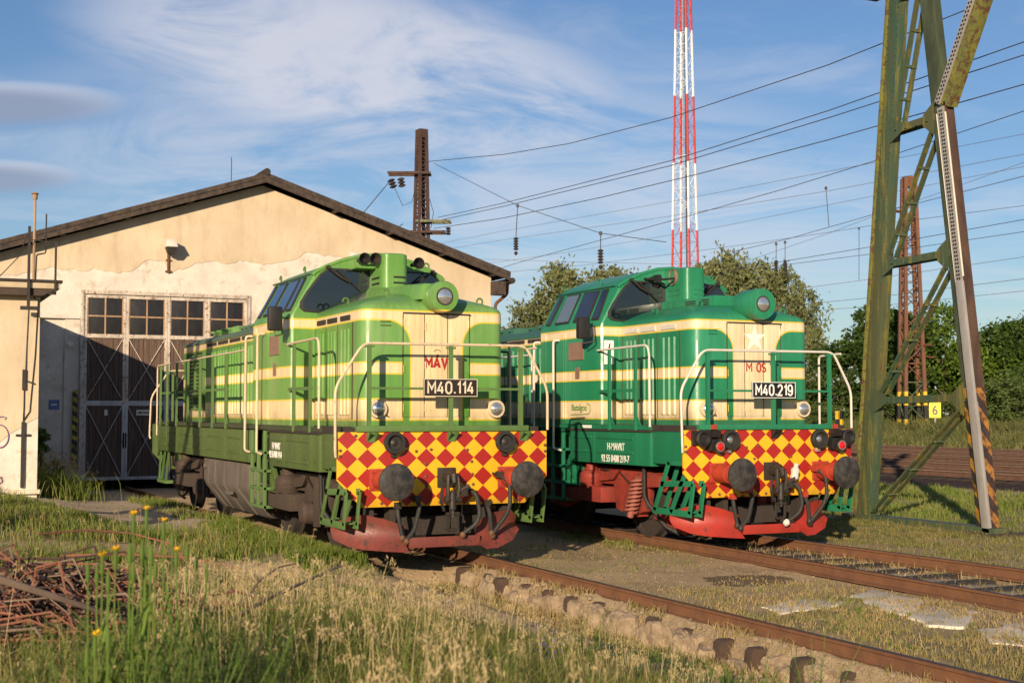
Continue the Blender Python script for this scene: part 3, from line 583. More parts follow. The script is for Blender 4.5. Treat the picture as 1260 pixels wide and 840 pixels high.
m = MB().tube([(AX+.05, -3.98, 2.55), (AX+.03, -3.96, 3.2), (AX+.03, -3.93, 4.2)], .01, 5).tube([(AX+.03, -3.76, 4.1), (AX+.03, -3.80, 3.0), (AX+.03, -3.86, 2.2), (AX+.03, -3.88, 1.9), (AX+.04, -4.0, 1.72)], .010, 5).tube([(AX+.03, -3.99, 2.5), (AX+.03, -3.99, 2.0), (AX+.04, -4.0, 1.7)], .010, 5)
ah(m, 'cable', MT['dark_metal'])
ah(MB().box(AX+.012, AX+.06, -4.03, -3.97, .42, 1.70).box(AX+.01, AX+.04, -4.13, -3.86, 1.42, 1.46), 'cable_duct', MT['dark_metal'])
ah(MB().box(AX+.012, AX+.06, -4.03, -3.96, 2.32, 2.72).bar((AX+.04, -3.96, 2.5), (AX+.04, -3.80, 2.44), .02, .03), 'wall_bracket', MT['dark_metal'])
gp = [(-4.60, 1.78), (-4.38, 1.80), (-4.30, 1.78), (-4.34, 1.74)]
gf = MB().tube([(AX+.016, y, z) for y, z in gp], .012, 5).tube([(AX+.016, -4.42+.16*math.cos(t), 1.42+.22*math.sin(t)) for t in np.linspace(2.4, -2.4, 16)], .012, 5).tube([(AX+.016, -4.5, 1.80), (AX+.016, -4.44, 1.70), (AX+.016, -4.52, 1.55)], .012, 5)
ah(gf, 'graffiti', MT['purple']); ah(MB().tube([(AX+.016, -4.44, .60), (AX+.016, -4.38, .64), (AX+.016, -4.36, .54), (AX+.016, -4.42, .50)], .010, 5), 'graffiti', MT['purple'])
# antenna pole and frame on the annex roof
t = empty('roof_mast', (AX+.02, -3.86, 4.2), 'thin rusty yellow pole with a dark bracket frame on the annex roof', 'pole')
MB().tube([(.06, 0, .1), (.06, .0, 1.92)], .026, 8).lathe((.06, 0, 1.86), (0, 0, 1), [(0, .03), (.03, .05), (.10, .05), (.12, .08), (.15, .04)], 10).build('pole', MT['winrust'], t)
MB().box(.30, .35, -.14, -.09, -.30, 1.30).box(.28, .36, -.26, .06, -.33, -.26).box(.31, .34, .36, .40, .0, 1.02).bar((.33, -.1, 1.04), (.33, .40, 1.0), .015, .015).box(.30, .34, .26, .40, -.02, .02).build('frame', MT['dark_metal'], t)
MB().tube(arc([(.05, .22, 1.6), (.05, .22, .82, .04), (.05, .05, .78, .04), (.05, .03, -.1)]), .014, 6).tube([(.3, -.12, 1.2), (.2, -.3, .7), (.1, -.6, .35), (.1, -.95, .3)], .010, 5).build('cable', MT['dark_metal'], t)
# ================================================================ green portal gantry
gg = M_('gantry_green'); c = gg.mix(gg.rm(gg.noise(1.4, 8, .7, (1, 1, .25)), .35, .65), (.035, .075, .045), (.075, .08, .032)); c = gg.mix(gg.rm(gg.noise(3, 9, .8, (2, 2, .16), off=(1, 5, 0)), .50, .60, 0, .75), c, (.19, .16, .03)); c = gg.mix(gg.rm(gg.noise(5, 9, .8, (1.5, 1.5, .4), off=(8, 5, 0)), .56, .64, 0, .85), c, (.11, .05, .028))
gg.col(c).set(Roughness=.6); MT['gantry'] = gg.mat
MT['gantry_edge'] = worn('gantry_yellow_edge', (.20, .195, .035), (.075, .095, .035), 1., 4, .6, rust=(.10, .045, .02), rust_amt=.55)
MT['haz2'] = stripes('hazard_worn', (.40, .20, .02), (.035, .03, .025), .36, 1.1, c3=(.07, .09, .045), lim=2.3)
MT['haz3'] = stripes('hazard_worn_brown', (.34, .15, .03), (.05, .03, .025), .36, 1.1, c3=(.10, .055, .035), lim=2.3)
MT['duct'] = worn('galvanised_duct', (.42, .40, .37), (.26, .24, .22), .6, 6, .45, metal=.3)
def gantry(yc, lb, full=True):
    t = empty('gantry', (0, yc, 0), lb, 'gantry', 'green portal gantries')
    def ax1(z): return -4.20+.114*z
    def ax2(z): return -1.18-.124*z
    H = 12.0
    MB().bar((ax1(-.15), 0, -.15), (ax1(H), 0, H), .22, .34, (1, 0, 0), .20, .28).build('leg', MT['gantry'], t, bevel=.008)
    MB().bar((ax1(-.15)-.19, -.02, -.15), (ax1(H)-.16, -.02, H), .28, .035, (1, 0, 0)).build('leg_flange', MT['gantry_edge'], t)
    MB().bar((ax2(-.15), 0, -.15), (ax2(H), 0, H), .16, .30, (1, 0, 0), .20, .32).build('leg', MT['haz2'], t, bevel=.008)
    MB().bar((ax2(-.15)+.17, -.01, -.15), (ax2(7.3)+.18, -.01, 7.3), .20, .035, (1, 0, 0)).build('leg_flange', MT['haz3'], t)
    st_ = MB().bar((-1.93, -.01, 7.25), (-.2, -.01, 10.5), .20, .30, (1, 0, 0)).build('raked_strut', MT['gantry_edge'], t)
    m = MB()
    for k in range(60):
        f = k/60; m.box(0, .0001, 0, .0001, 0, .0001) if False else None
    # perforated cable tray down the front of the leg, solid duct lower down
    d0 = Vector((ax2(0)+.10, -.20, -.1)); 
    def P(z, o): return (ax2(z)+o+.01, -.125, z)
    tr = MB().bar(P(4.1, .09), P(7.2, .09), .03, .15, (1, 0, 0)).build('cable_tray', MT['duct'], t)
    m = MB()
    for k in range(46):
        z = 4.15+k*.066; m.bar((ax2(z)+.07, -.146, z), (ax2(z)+.085, -.146, z+.033), .006, .03, (1, 0, 0)); m.bar((ax2(z)+.12, -.146, z), (ax2(z)+.135, -.146, z+.033), .006, .03, (1, 0, 0))
    m.build('tray_holes', MT['black'], tr)
    tr = MB().bar((-2.04, -.135, 7.28), (-.31, -.135, 10.5), .03, .13, (1, 0, 0)).build('cable_tray', MT['duct'], t)
    m = MB()
    for k in range(48):
        f = k/48; x = -2.04+1.73*f; z = 7.28+3.22*f; m.bar((x-.03, -.154, z), (x-.012, -.154, z+.034), .006, .03, (1, 0, 0)); m.bar((x+.03, -.154, z), (x+.048, -.154, z+.034), .006, .03, (1, 0, 0))
    m.build('tray_holes', MT['black'], tr)
    MB().bar(P(-.12, .10), P(4.12, .10), .07, .16, (1, 0, 0)).build('cable_duct', MT['duct'], t, bevel=.004)
    MB().tube([P(7.1, -.02), P(4.2, .0), P(3.6, .03)], .012, 6).tube([P(7.1, .19), P(4.2, .19)], .016, 6).build('cable', MT['white'], t)
    m = MB()
    for k in range(36):
        z = .2+k*.13; m.lathe((ax2(z)-.02, -.078, z), (0, -1, 0), [(0, .022), (.018, .018)], 6)
    for k in range(80):
        z = .1+k*.125; m.lathe((ax1(z)-.12, -.105, z), (0, -1, 0), [(0, .018), (.014, .012)], 6); m.lathe((ax1(z)+.13, -.105, z+.05), (0, -1, 0), [(0, .018), (.014, .012)], 6)
    m.build('rivets', MT['gantry'], t)
    # bracing: horizontals at 2.12, 4.6, 7.05 and ladder-like double diagonals in each bay
    lv = [-.05, 2.12, 4.62, 7.05, 9.6]
    for i, z in enumerate(lv[1:]):
        m = MB()
        for y in (-.09, .09): m.bar((ax1(z)+.1, y, z-.02), (ax2(z)-.1, y, z+.02), .04, .13, (0, 0, 1))
        for k in range(4):
            f = .2+.2*k; x = ax1(z)+(ax2(z)-ax1(z))*f; m.box(x-.03, x+.03, -.13, .13, z-.05, z-.03)
        m.prism([(ax1(z)+.12, z-.25), (ax1(z)+.45, z-.08), (ax1(z)+.45, z+.08), (ax1(z)+.12, z+.22)], 'Y', -.13, -.115).prism([(ax2(z)-.10, z-.30), (ax2(z)-.36, z-.10), (ax2(z)-.36, z+.10), (ax2(z)-.10, z+.28)], 'Y', -.13, -.115)
        m.build('cross_beam', MT['gantry'], t)
    for i in range(4):
        z0, z1 = lv[i]+.1, lv[i+1]-.1; a = Vector((ax1(z0)+.25, 0, z0)); b = Vector((ax2(z1)-.12, 0, z1))
        m = MB()
        for y in (-.09, .09): m.bar(a+Vector((0, y, 0)), b+Vector((0, y, 0)), .035, .10, (0, 1, 0))
        for f in (.18, .42, .68): p = a.lerp(b, f); m.bar(p+Vector((0, -.13, 0)), p+Vector((0, .13, 0)), .05, .06, (1, 0, 0))
        m.build('diagonal_brace', MT['gantry'], t)
    MB().box(-4.75, -.85, -.16, .16, -.30, -.02).build('base_beam', MT['gantry'], t, bevel=.01)
    MB().box(-1.6, -.6, -.45, .45, -.30, -.10).build('footing', MT['grime'], t); MB().box(-4.9, -3.7, -.45, .45, -.30, -.12).build('footing', MT['grime'], t)
    MB().box(-4.1, -2.5, -.30, .30, 9.72, 9.84).tube([(-3.9, -.3, 9.75), (-3.4, -.5, 9.62), (-2.7, -.3, 9.75)], .06, 6).build('top_bracket', MT['rust'], t)
    return t
gantry(10.25, 'tall green gantry leg with hazard stripes and grey cable duct at the right edge')
gantry(-6.9, 'green riveted gantry leg standing beyond the left edge of the photo')
# ================================================================ lattice masts
def lattice(name, x, y, h, w0, w1, lb, cat, mt, grp=None, rot=0., panels=12, r=.06, lac=.03, base=None, z0=-.2, band=None):
    t = empty(name, (x, y, z0), lb, cat, grp); t.rotation_euler.z = rot
    def cs(z): w = (w0+(w1-w0)*z/h)/2; return [(-w, -w, z), (w, -w, z), (w, w, z), (-w, w, z)]
    segs = band or [(0, h, mt)]
    for k in range(4):
        for a, b, mm in segs: MB().bar(cs(a)[k], cs(b)[k], r*2, r*2).build('mast_leg', mm, t)
    zz = [0]
    while zz[-1] < h-.01: zz.append(min(h, zz[-1]+max(.3, (w0+(w1-w0)*zz[-1]/h)*(h/panels/w0 if False else 1.0)*panels)))
    for a, b, mm in segs:
        m = MB()
        for i in range(len(zz)-1):
            if not (a-.01 <= (zz[i]+zz[i+1])/2 < b): continue
            c0, c1 = cs(zz[i]), cs(zz[i+1])
            for k in range(4):
                p, q = k, (k+1) % 4
                if i % 2: p, q = q, p
                m.bar(c0[p], c1[q], lac*2, lac); 
                if lac > .02: m.bar(c1[k], c1[(k+1) % 4], lac*1.5, lac)
        if m.v: m.build('lacing', MT['gantry'] if mm in (MT['yellow'], MT['black']) else mm, t)
    return t, cs
mt_, cs = lattice('catenary_mast', -30.6, 11.55, 12.6, .66, .25, 'old rusty lattice mast with insulated cross arms rising behind the shed roof', 'mast', MT['dark_rust'], rot=.12, panels=1.0, r=.05, lac=.022)
MB().box(-.15, .15, -.15, .15, 12.3, 12.62).build('cap', MT['dark_rust'], mt_)
def insul(m, p, d=(0, 0, -1), n=4, r=.09, l=.30):
    prof = []
    for k in range(n): a = l*k/n; prof += [(a, r*.45), (a+l/n*.3, r), (a+l/n*.6, r), (a+l/n*.9, r*.45)]
    return m.lathe(p, d, prof, 10)
arms = [(10.95, -1.25, .35, 'dark_rust'), (9.15, -.2, 1.1, 'gantry'), (8.75, -1.0, .9, 'dark_rust'), (8.35, -.3, .6, 'gantry_edge'), (8.0, -.5, .4, 'rust')]
ca, sa = math.cos(-.12), math.sin(-.12)
u = Vector((math.sin(A), math.cos(A), 0)); u = Vector((u.x*ca-u.y*sa, u.x*sa+u.y*ca, 0)); vw = Vector((-u.y, u.x, 0))
for z, a, b, mm in arms: MB().bar(u*a+vw*.25+Vector((0, 0, z)), u*b+vw*.25+Vector((0, 0, z)), .09, .09).bar(u*a-vw*.25+Vector((0, 0, z)), u*b-vw*.25+Vector((0, 0, z)), .09, .09).build('cross_arm', MT[mm], mt_)
m = MB(); insul(m, u*-1.15+Vector((0, 0, 10.75)), (.2, .3, -1), 3, .14, .36); insul(m, u*-.78+Vector((0, 0, 10.8)), (-.2, .3, -1), 3, .14, .36); insul(m, u*1.0+Vector((0, 0, 8.95)), (0, 0, -1), 3, .10, .3); insul(m, u*-.8+Vector((0, 0, 8.5)), (0, 0, -1), 3, .1, .25)
insul(m, u*.5+Vector((0, 0, 7.85)), tuple(u), 4, .12, .45); m.build('insulator', MT['grime_dark'], mt_)
MB().tube([u*-1.0+Vector((0, 0, 10.4)), u*-.7+Vector((0, 0, 9.75)), u*-.35+Vector((0, 0, 9.9)), u*-.2+Vector((0, 0, 10.6))], .012, 5).tube([u*.3+Vector((0, 0, 10)), u*.45+Vector((0, 0, 9.5)), u*.35+Vector((0, 0, 8.9))], .012, 5).build('jumper_cable', MT['dark_metal'], mt_)
yb = [(0, .7, MT['black']), (.7, 1.6, MT['yellow']), (1.6, 2.5, MT['black']), (2.5, 3.4, MT['yellow']), (3.4, 17.4, MT['mast_rust'])]
mt2, cs2 = lattice('catenary_mast', -52.5, 54.35, 17.4, 1.40, .62, 'distant rusty lattice mast with black and yellow feet seen through the green gantry', 'mast', MT['rust'], rot=A+.75, panels=1.0, r=.11, lac=.05, band=yb)
MB().box(-.34, .34, -.34, .34, 16.8, 17.5).build('cap', MT['rust'], mt2)
MB().tube([(-.5, -.5, 15.1), (-1.6, -1.6, 15.0)], .10, 6).tube([(.3, .3, 5.8), (1.3, -.6, 5.6)], .06, 6).tube([(.5, -.5, 6.4), (.9, -1.2, 6.4)], .09, 8).build('cross_arm', MT['rust'], mt2)
RD, WH = M_('mast_red').col((.50, .06, .05)).mat, M_('mast_white').col((.80, .78, .75)).mat
zs = lambda v: 1.9+(506-v)*121/1654+.2
bands = [(0, zs(285), RD), (zs(285), zs(203), WH), (zs(203), zs(120), RD), (zs(120), zs(38), WH), (zs(38), 46, RD), (46, 52, WH), (52, 58, RD)]
mt3, cs3 = lattice('radio_mast', -85.6, 58.1, 58, 2.15, .4, 'tall red and white banded lattice radio mast behind the emerald engine', 'radio mast', RD, rot=A+.1, panels=1.0, r=.075, lac=.024, band=bands)
MB().tube([(.2, 0, 0), (.10, 0, 57)], .07, 6).build('cable_run', MT['dark_metal'], mt3); MB().tube([(-.3, .2, 0), (-.15, .1, 57)], .03, 6).build('ladder', MT['duct'], mt3)
# bollard pair, sign
t = empty('marker_post', (-56.2, 51.4, -.25), 'black and yellow banded post pair standing in the weeds left of the gantry', 'post')
for k, dx in enumerate((-.28, .28)):
    for j in range(4): MB().box(dx-.11+(.0), dx+.11, -.11, .11, j*.55, (j+1)*.55).build('post_band', MT['yellow' if (j+k) % 2 else 'black'], t)
t.rotation_euler.z = A+1.57
t = empty('track_sign', (-51.0, 54.9, -.25), 'yellow number 6 sign on a white post at the edge of the weeds', 'sign')
t.rotation_euler.z = math.atan2(-6.5-54.9, 15.9+51.0)+.0
MB().tube([(0, 0, 0), (0, 0, 2.2)], .06, 8).build('post', MT['white'], t)
sg = MB().box(.06, .10, -.36, .36, 1.75, 2.75).build('sign_plate', M_('sign_yellow').col((.85, .62, .02)).mat, t)
lettering('6', .62, (.103, 0, 2.25), (0, 1, 0), (0, 0, 1), MT['plate'], sg, sx=.9, bold=.02, name='number_lettering')
# ================================================================ overhead wires
WM = M_('wire_metal').col((.05, .045, .045)).set(Roughness=.6).mat; WC = M_('wire_copper').col((.13, .10, .08)).set(Roughness=.6).mat
wires = [
 ('top wire sweeping up from the rusty mast head over the radio mast', 11.7, [(-30.5, 11.2), (-23.6, 10.27), (-19.01, 9.79), (-13.37, 9.44), (-6.98, 9.31), (-2.32, 9.41), (12, 10.2)], .016, 1),
 ('upper wire of the close parallel pair running right from the rusty mast', 12.2, [(-30.6, 9.15), (-24.68, 8.86), (-14.18, 8.5), (-7.63, 8.5), (-2.05, 8.62), (12, 9.1)], .016, 1),
 ('lower wire of the close parallel pair running right from the rusty mast', 12.2, [(-30.6, 9.03), (-24.68, 8.75), (-14.19, 8.37), (-7.63, 8.34), (-2.05, 8.38), (12, 8.7)], .016, 1),
 ('dark wire just below the parallel pair, running right from the rusty mast', 12.0, [(-30.5, 8.71), (-24.24, 8.29), (-17.59, 8.01), (-12.52, 7.87), (-7.39, 7.79), (-1.88, 7.78), (12, 7.9)], .016, 1),
 ('thin pale wire midway up the sky between mast and gantry', 26, [(-80, 13.4), (-64.66, 12.75), (-54.59, 12.37), (-36.39, 11.49), (-23.59, 10.98), (-15.35, 10.65), (10, 10.2)], .012, 0),
 ('thin pale wire just under the first pale one', 26, [(-80, 12.9), (-61.92, 12.19), (-54.59, 11.85), (-36.39, 10.82), (-25.03, 10.29), (-15.37, 10.01), (10, 9.5)], .012, 0),
 ('dark wire that climbs to the right across the pale ones behind the radio mast', 20, [(-60, 8.4), (-43.47, 8.65), (-39.36, 8.78), (-26.75, 8.99), (-19.98, 9.14), (-15.2, 9.32), (-9.57, 9.63), (10, 10.6)], .017, 1),
 ('thin pale wire low over the trees reaching the gantry at mid height', 30, [(-80, 12.3), (-71.49, 12.01), (-54.11, 11.29), (-38.75, 10.82), (-27.21, 10.69), (-19.23, 10.57), (5, 10.5)], .012, 0),
 ('dark messenger wire starting at the two insulators over the trees', 24, [(-28.63, 8.24), (-24.92, 8.33), (-20.14, 8.61), (-13.46, 8.86), (5, 9.6)], .015, 1),
 ('contact wire passing just above the two insulators', 34, [(-85, 12.8), (-74.81, 12.1), (-59.54, 11.24), (-44.75, 10.66), (-36.36, 10.41), (-31.96, 10.32), (-23.11, 9.98), (0, 9.6)], .014, 1),
 ('wire rising steeply right from the tree tops to the gantry', 32, [(-44, 8.8), (-38.57, 9.35), (-32.62, 9.92), (-29.59, 10.29), (-21.15, 11.2), (-5, 13)], .013, 0),
 ('contact wire from the right hand insulator behind the gantry', 22, [(-26, 7.15), (-17.8, 7.15), (-11.57, 7.2), (10, 7.3)], .014, 1),
 ('contact wire just below the one at the insulators', 26, [(-32, 7.8), (-27.88, 7.74), (-22.53, 7.62), (-15.43, 7.56), (10, 7.5)], .014, 1),
 ('wire above the round headlamp of the emerald engine, right side', 36, [(-80, 8.3), (-39.99, 8.19), (-34.38, 8.19), (-25.09, 8.26), (5, 8.5)], .014, 0),
 ('lowest wire over the dense green trees on the right', 38, [(-80, 7.6), (-42.64, 7.26), (-36.77, 7.11), (-27.06, 7.09), (5, 7.1)], .014, 0),
 ('second lowest wire over the dense green trees on the right', 30, [(-60, 6.8), (-31.26, 6.59), (-27.3, 6.54), (-19.33, 6.59), (5, 6.8)], .014, 0),
 ('faint level wire just over the tree tops left of the radio mast', 30, [(-75, 12.9), (-71.49, 12.7), (-54.12, 10.71), (-43.25, 9.49), (-38.77, 9.12)], .012, 0),
 ('slack pull wire dropping right from the rusty mast head', 11.9, [(-30.2, 11.1), (-22.97, 8.52), (-17.46, 6.96), (-13.93, 6.3)], .014, 1)]
for lb, y, pts, r, dk_ in wires:
    P = [(x, y, z) for x, z in pts]
    tag(MB().tube(P, r*.72, 5).build('overhead_wire', WM if dk_ else WC), lb, 'wire', 'overhead wires')
tag(MB().tube([(-31.1, 10.5, 10.5), (-36, 9.0, 7.4)], .016, 5).build('overhead_wire', WM), 'short wire slanting down left from the mast insulators to the roof', 'wire', 'overhead wires')
tag(MB().tube([(-31.1, 11.0, 8.9), (-38, 9.0, 6.6)], .016, 5).build('overhead_wire', WM), 'short wire slanting from the lower cross arm behind the roof ridge', 'wire', 'overhead wires')
def dropper(p0, p1, ins, lb):
    t = empty('dropper', p0, lb, 'dropper', 'hanging wire droppers'); d = Vector(p1)-Vector(p0)
    MB().tube([(0, 0, 0), tuple(d)], .014, 5).lathe((0, 0, -.05), (0, 0, 1), [(0, .05), (.1, .04)], 8).build('rod', WM, t)
    if ins: insul(m := MB(), tuple(d), (0, 0, -1), 5, .085, .42); m.lathe(tuple(d+Vector((0, 0, -.45))), (0, 0, -1), [(0, .03), (.05, .07), (.12, .03)], 8).build('insulator', MT['grime_dark'], t)
dropper((-22.97, 11.9, 8.52), (-23.1, 11.9, 7.5), 1, 'dropper with dark insulator hanging near the shed roof corner')
dropper((-17.46, 11.9, 6.96), (-17.47, 11.9, 6.5), 1, 'dropper with dark insulator in front of the tree left of the emerald cab')
dropper((-25.67, 24, 8.23), (-25.69, 24, 7.6), 1, 'left one of two droppers with insulators over the trees')
dropper((-25.12, 24, 8.23), (-25.13, 24, 7.55), 1, 'right one of two droppers with insulators over the trees')
dropper((-22.68, 24, 9.9), (-22.54, 24, 8.5), 0, 'plain thin dropper high between the insulators and the gantry')
dropper((-32.97, 34, 10.3), (-33.02, 34, 7.91), 0, 'long plain dropper just left of the gantry leg')
# ================================================================ locomotives
def rrect(x0, x1, y0, y1, rf, rb, z, n=6):      # plan outline, front corners radius rf, rear rb
    P = []
    for cx, cy, r, a0 in ((x1-rf, y1-rf, rf, 0), (x0+rb, y1-rb, rb, 90), (x0+rb, y0+rb, rb, 180), (x1-rf, y0+rf, rf, 270)):
        for k in range(n+1):
            t = R(a0+90*k/n); P.append((cx+r*math.cos(t), cy+r*math.sin(t), z))
    return P
def locomotive(loc, v):
    a = v == 'a'
    G, GR, LV, RF = (MT['greenA'], MT['greenA2'], MT['liveryA'], MT['roofA']) if a else (MT['greenB'], MT['greenB2'], MT['liveryB'], MT['roofB'])
    BG = MT['grime'] if a else MT['bogie_red']; PL = MT['plough_a'] if a else MT['plough_b']
    CR = MT['cream'] if a else MT['white']
    L = empty('diesel_locomotive', loc, 'apple green diesel locomotive numbered M40.114 with faded olive skirts, nearer the shed door' if a else
              'emerald green diesel locomotive numbered M40.219 with a white star and red bogies', 'locomotive', 'diesel locomotives')
    # --- front hood
    hx, c = -.42, .02
    rings = [rrect(-2.52, hx, c-1.0, c+1.0, .15, .01, 1.70), rrect(-2.52, hx, c-1.0, c+1.0, .15, .01, 3.20)]
    for ins, fi, z in ((.012, .012, 3.245), (.05, .05, 3.29), (.18, .16, 3.35), (.36, .34, 3.42), (.58, .62, 3.48), (.78, .95, 3.515), (.95, 1.3, 3.53)):
        rings.append(rrect(-2.52, hx-fi, c-1.0+ins, c+1.0-ins, max(.03, min(.15+ins*.5, .98-ins)), .01, z))
    hood = MB().loft(rings).build('front_hood', LV, L, ang=40)
    # nose doors: three leaves, slightly proud
    for i, (y0, y1) in enumerate(((-.425, -.135), (-.13, .19), (.195, .50))):
        MB().box(hx-.01, hx+.012, y0, y1, 1.83, 3.165).build('nose_door', LV, hood, bevel=.004)
    m = MB()
    for y in (-.415, -.12, .49):
        for z in ((1.95, 2.45, 3.05) if y != -.12 else (1.95, 2.5, 3.0)): MB().tube([(hx+.016, y, z-.05), (hx+.016, y, z+.05)], .010, 6).build('door_hinge', LV, hood)
    for y in (-.4275, -.1325, .1925, .5025): MB().box(hx-.004, hx+.0135, y-.005, y+.005, 1.83, 3.165).build('door_seam', MT['seam'], hood)
    for sy in (-1, 1):
        for x in (-2.43, -1.935, -1.405, -.79): MB().box(x-.006, x+.006, c+sy*.985, c+sy*1.0135, 1.80, 3.06).build('door_seam', MT['seam'], hood)
    MB().box(hx, hx+.035, -.43, .51, 3.168, 3.182).build('rain_strip', MT['grime_dark'], hood)
    for z in (3.06, 3.01):
        MB().box(hx-.01, hx+.015, -.74, -.60, z-.008, z+.008).build('air_slot', MT['greenA2'] if a else GR, hood)
    for sy in (-1, 1):       # ribbed side doors
        Y = c+sy*1.0
        for x0, x1 in ((-2.42, -1.95), (-1.92, -1.42), (-1.39, -.80)):
            m = MB().box(x0, x1, Y-sy*.01, Y+sy*.012, 1.80, 3.06)
            w = (x1-x0)/4
            for k in range(3):
                xc = x0+w*(k+1); m.prism([(xc-.055, Y+sy*.010), (xc-.035, Y+sy*.034), (xc+.035, Y+sy*.034), (xc+.055, Y+sy*.010)], 'Z', 1.86, 2.98)
            m.build('ribbed_side_door', LV, hood, ang=25)
        m = MB()
        for x0, x1 in ((-2.36, -1.97), (-1.88, -1.46), (-1.3, -.9)): m.box(x0, x1, Y-.02*sy, Y+sy*.014, 3.10, 3.165)
        m.build('air_intake', MT['grime_dark'] if a else MT['white'], hood)
    # raised fairing, headlight
    if a: MB().loft([[(x, y, z) for y, z in ((-.20-e, 3.36), (-.17-e, 3.55+dz), (-.13-e, 3.60+dz), (.27, 3.60+dz), (.32, 3.55+dz), (.34, 3.36))] for x, e, dz in ((-.43, 0, -.03), (-1.0, .02, .0), (-1.8, .04, .03), (-2.5, .05, .08))]).build('hood_fairing', LV, L, bevel=.012)
    else:
        MB().box(-2.5, -1.0, -.25, .40, 3.36, 3.62).build('hood_fairing', LV, L, bevel=.02)
        m = MB()
        for k in range(6):
            for x0 in (-1.78, -1.42): m.box(x0, x0+.28, -.262, -.24, 3.40+k*.032, 3.414+k*.032)
        m.build('louvre', MT['grime_dark'], L)
    hy, hz, hr = (.055, 3.385, .195) if a else (.05, 3.44, .225)
    if a: hl = MB().lathe((-.80, hy, hz), (1, 0, 0), [(0, hr*.9), (.1, hr*1.02), (.50, hr*1.02), (.505, hr*.97), (.52, hr*.97), (.525, hr*1.05), (.60, hr*1.05), (.625, hr*.98), (.625, hr*.58), (.60, hr*.56)], 40)
    else: hl = MB().lathe((-.68, hy, hz), (1, 0, 0), [(0, hr*.9), (.08, hr), (.46, hr), (.48, hr*.97), (.48, hr*.50), (.455, hr*.48)], 40)
    hl = hl.build('headlight_housing', LV, L, ang=30)
    e = -.20 if a else -.225
    if not a: hr *= .86
    MB().lathe((e, hy, hz), (1, 0, 0), [(0, hr*.52), (.03, hr*.5), (.045, hr*.3), (.05, .005)], 28).build('headlight_lens', MT['lens'], hl)
    MB().lathe((e, hy, hz), (1, 0, 0), [(0, hr*.60), (.03, hr*.60), (.03, hr*.5), (0, hr*.5)], 28).build('headlight_rim', MT['grime_dark'], hl)
    for y in (-.77, .885):
        k = MB().lathe((hx-.02, y, 1.935), (1, 0, 0), [(0, .125), (.05, .125), (.07, .115), (.07, .09), (.05, .088)], 28).build('marker_light', MT['cream'], L)
        MB().lathe((hx+.03, y, 1.935), (1, 0, 0), [(0, .09), (.02, .088), (.045, .06), (.055, .005)], 24).build('lens', MT['lens'], k)
        MB().tube([(hx+.03, y+.06, 1.86), (hx+.06, y+.12, 1.85)], .008, 5).build('lamp_clip', MT['dark_metal'], k)
    # --- cab
    prof = [(1.33, 1.70), (1.33, 3.24), (1.315, 3.28), (1.0, 3.84), (.97, 3.88), (.80, 3.975), (.55, 4.075), (.28, 4.15), (0, 4.175)]
    full = [(-y, z) for y, z in prof]+[(y, z) for y, z in prof[::-1][1:]]
    def pinch(k, dz): return [((y*(1-k) if abs(y) > .02 else y), z-dz*(1 if z > 3.5 else 0)) for y, z in full]
    cabm = MB().loft([[(x, y, z) for y, z in pinch(k, dz)] for x, k, dz in ((-4.62, .03, .03), (-4.59, 0, 0), (-2.60, 0, 0), (-2.54, .012, .006), (-2.52, .035, .02))])
    cab = cabm.build('cab', LV, L, ang=30)
    for sy in (-1, 1):
        def sp(x, t, o): return (x, sy*(1.315-.315*t+o*.87), 3.28+.56*t+o*.5)    # point on the leaning side
        P = [((-4.43, -4.33), (-4.47, -4.36), 0), ((-4.10, -3.67), (-4.17, -3.75), 1), ((-3.46, -3.0), (-3.58, -3.10), 0), ((-2.84, -2.66), (-2.97, -2.82), 0)]
        for (b0, b1), (t0, t1), cu in P:
            q = lambda x, t, o, s=0: sp(x, t, o)
            V = [sp(b0-.03, .07, .004), sp(b1+.03, .07, .004), sp(t1+.03, .97, .004), sp(t0-.03, .97, .004)]
            V2 = [sp(b0-.03, .07, .022), sp(b1+.03, .07, .022), sp(t1+.03, .97, .022), sp(t0-.03, .97, .022)]
            w = MB().add(V+V2, [(0,1,2,3),(7,6,5,4),(0,4,5,1),(1,5,6,2),(2,6,7,3),(3,7,4,0)]).build('side_window_frame', MT['rubber'], cab, bevel=.008)
            V = [sp(b0, .12, .018), sp(b1, .12, .018), sp(t1, .92, .018), sp(t0, .92, .018)]
            V2 = [sp(b0, .12, .026), sp(b1, .12, .026), sp(t1, .92, .026), sp(t0, .92, .026)]
            MB().add(V+V2, [(0,1,2,3),(7,6,5,4),(0,4,5,1),(1,5,6,2),(2,6,7,3),(3,7,4,0)]).build('pane', MT['glass2'] if (cu and not a) else MT['glass'], w)
        MB().tube([sp(-4.64, 1.03, .02), sp(-2.62, 1.03, .02)], .014, 6).build('rain_gutter', RF, cab)
        # windscreen on the front wall
        ws = [(1.14, 3.31), (1.20, 3.36), (1.195, 3.44), (1.10, 3.60), (.90, 3.86), (.82, 3.92), (.74, 3.945), (.24, 3.945), (.16, 3.92), (.13, 3.86), (.13, 3.62), (.17, 3.52), (.30, 3.475), (.60, 3.40), (.84, 3.31), (.90, 3.295)]
        def sc(k, poly=ws):
            cy = .64; cz = 3.62; return [(sy*(cy+(y-cy)*k), cz+(z-cz)*k) for y, z in poly]
        w = MB().prism(sc(1.0), 'X', -2.54, -2.498).build('windscreen_frame', MT['rubber'], cab, bevel=.006)
        gl = MB().prism(sc(.92), 'X', -2.51, -2.494).build('windscreen', MT['glass'], w)
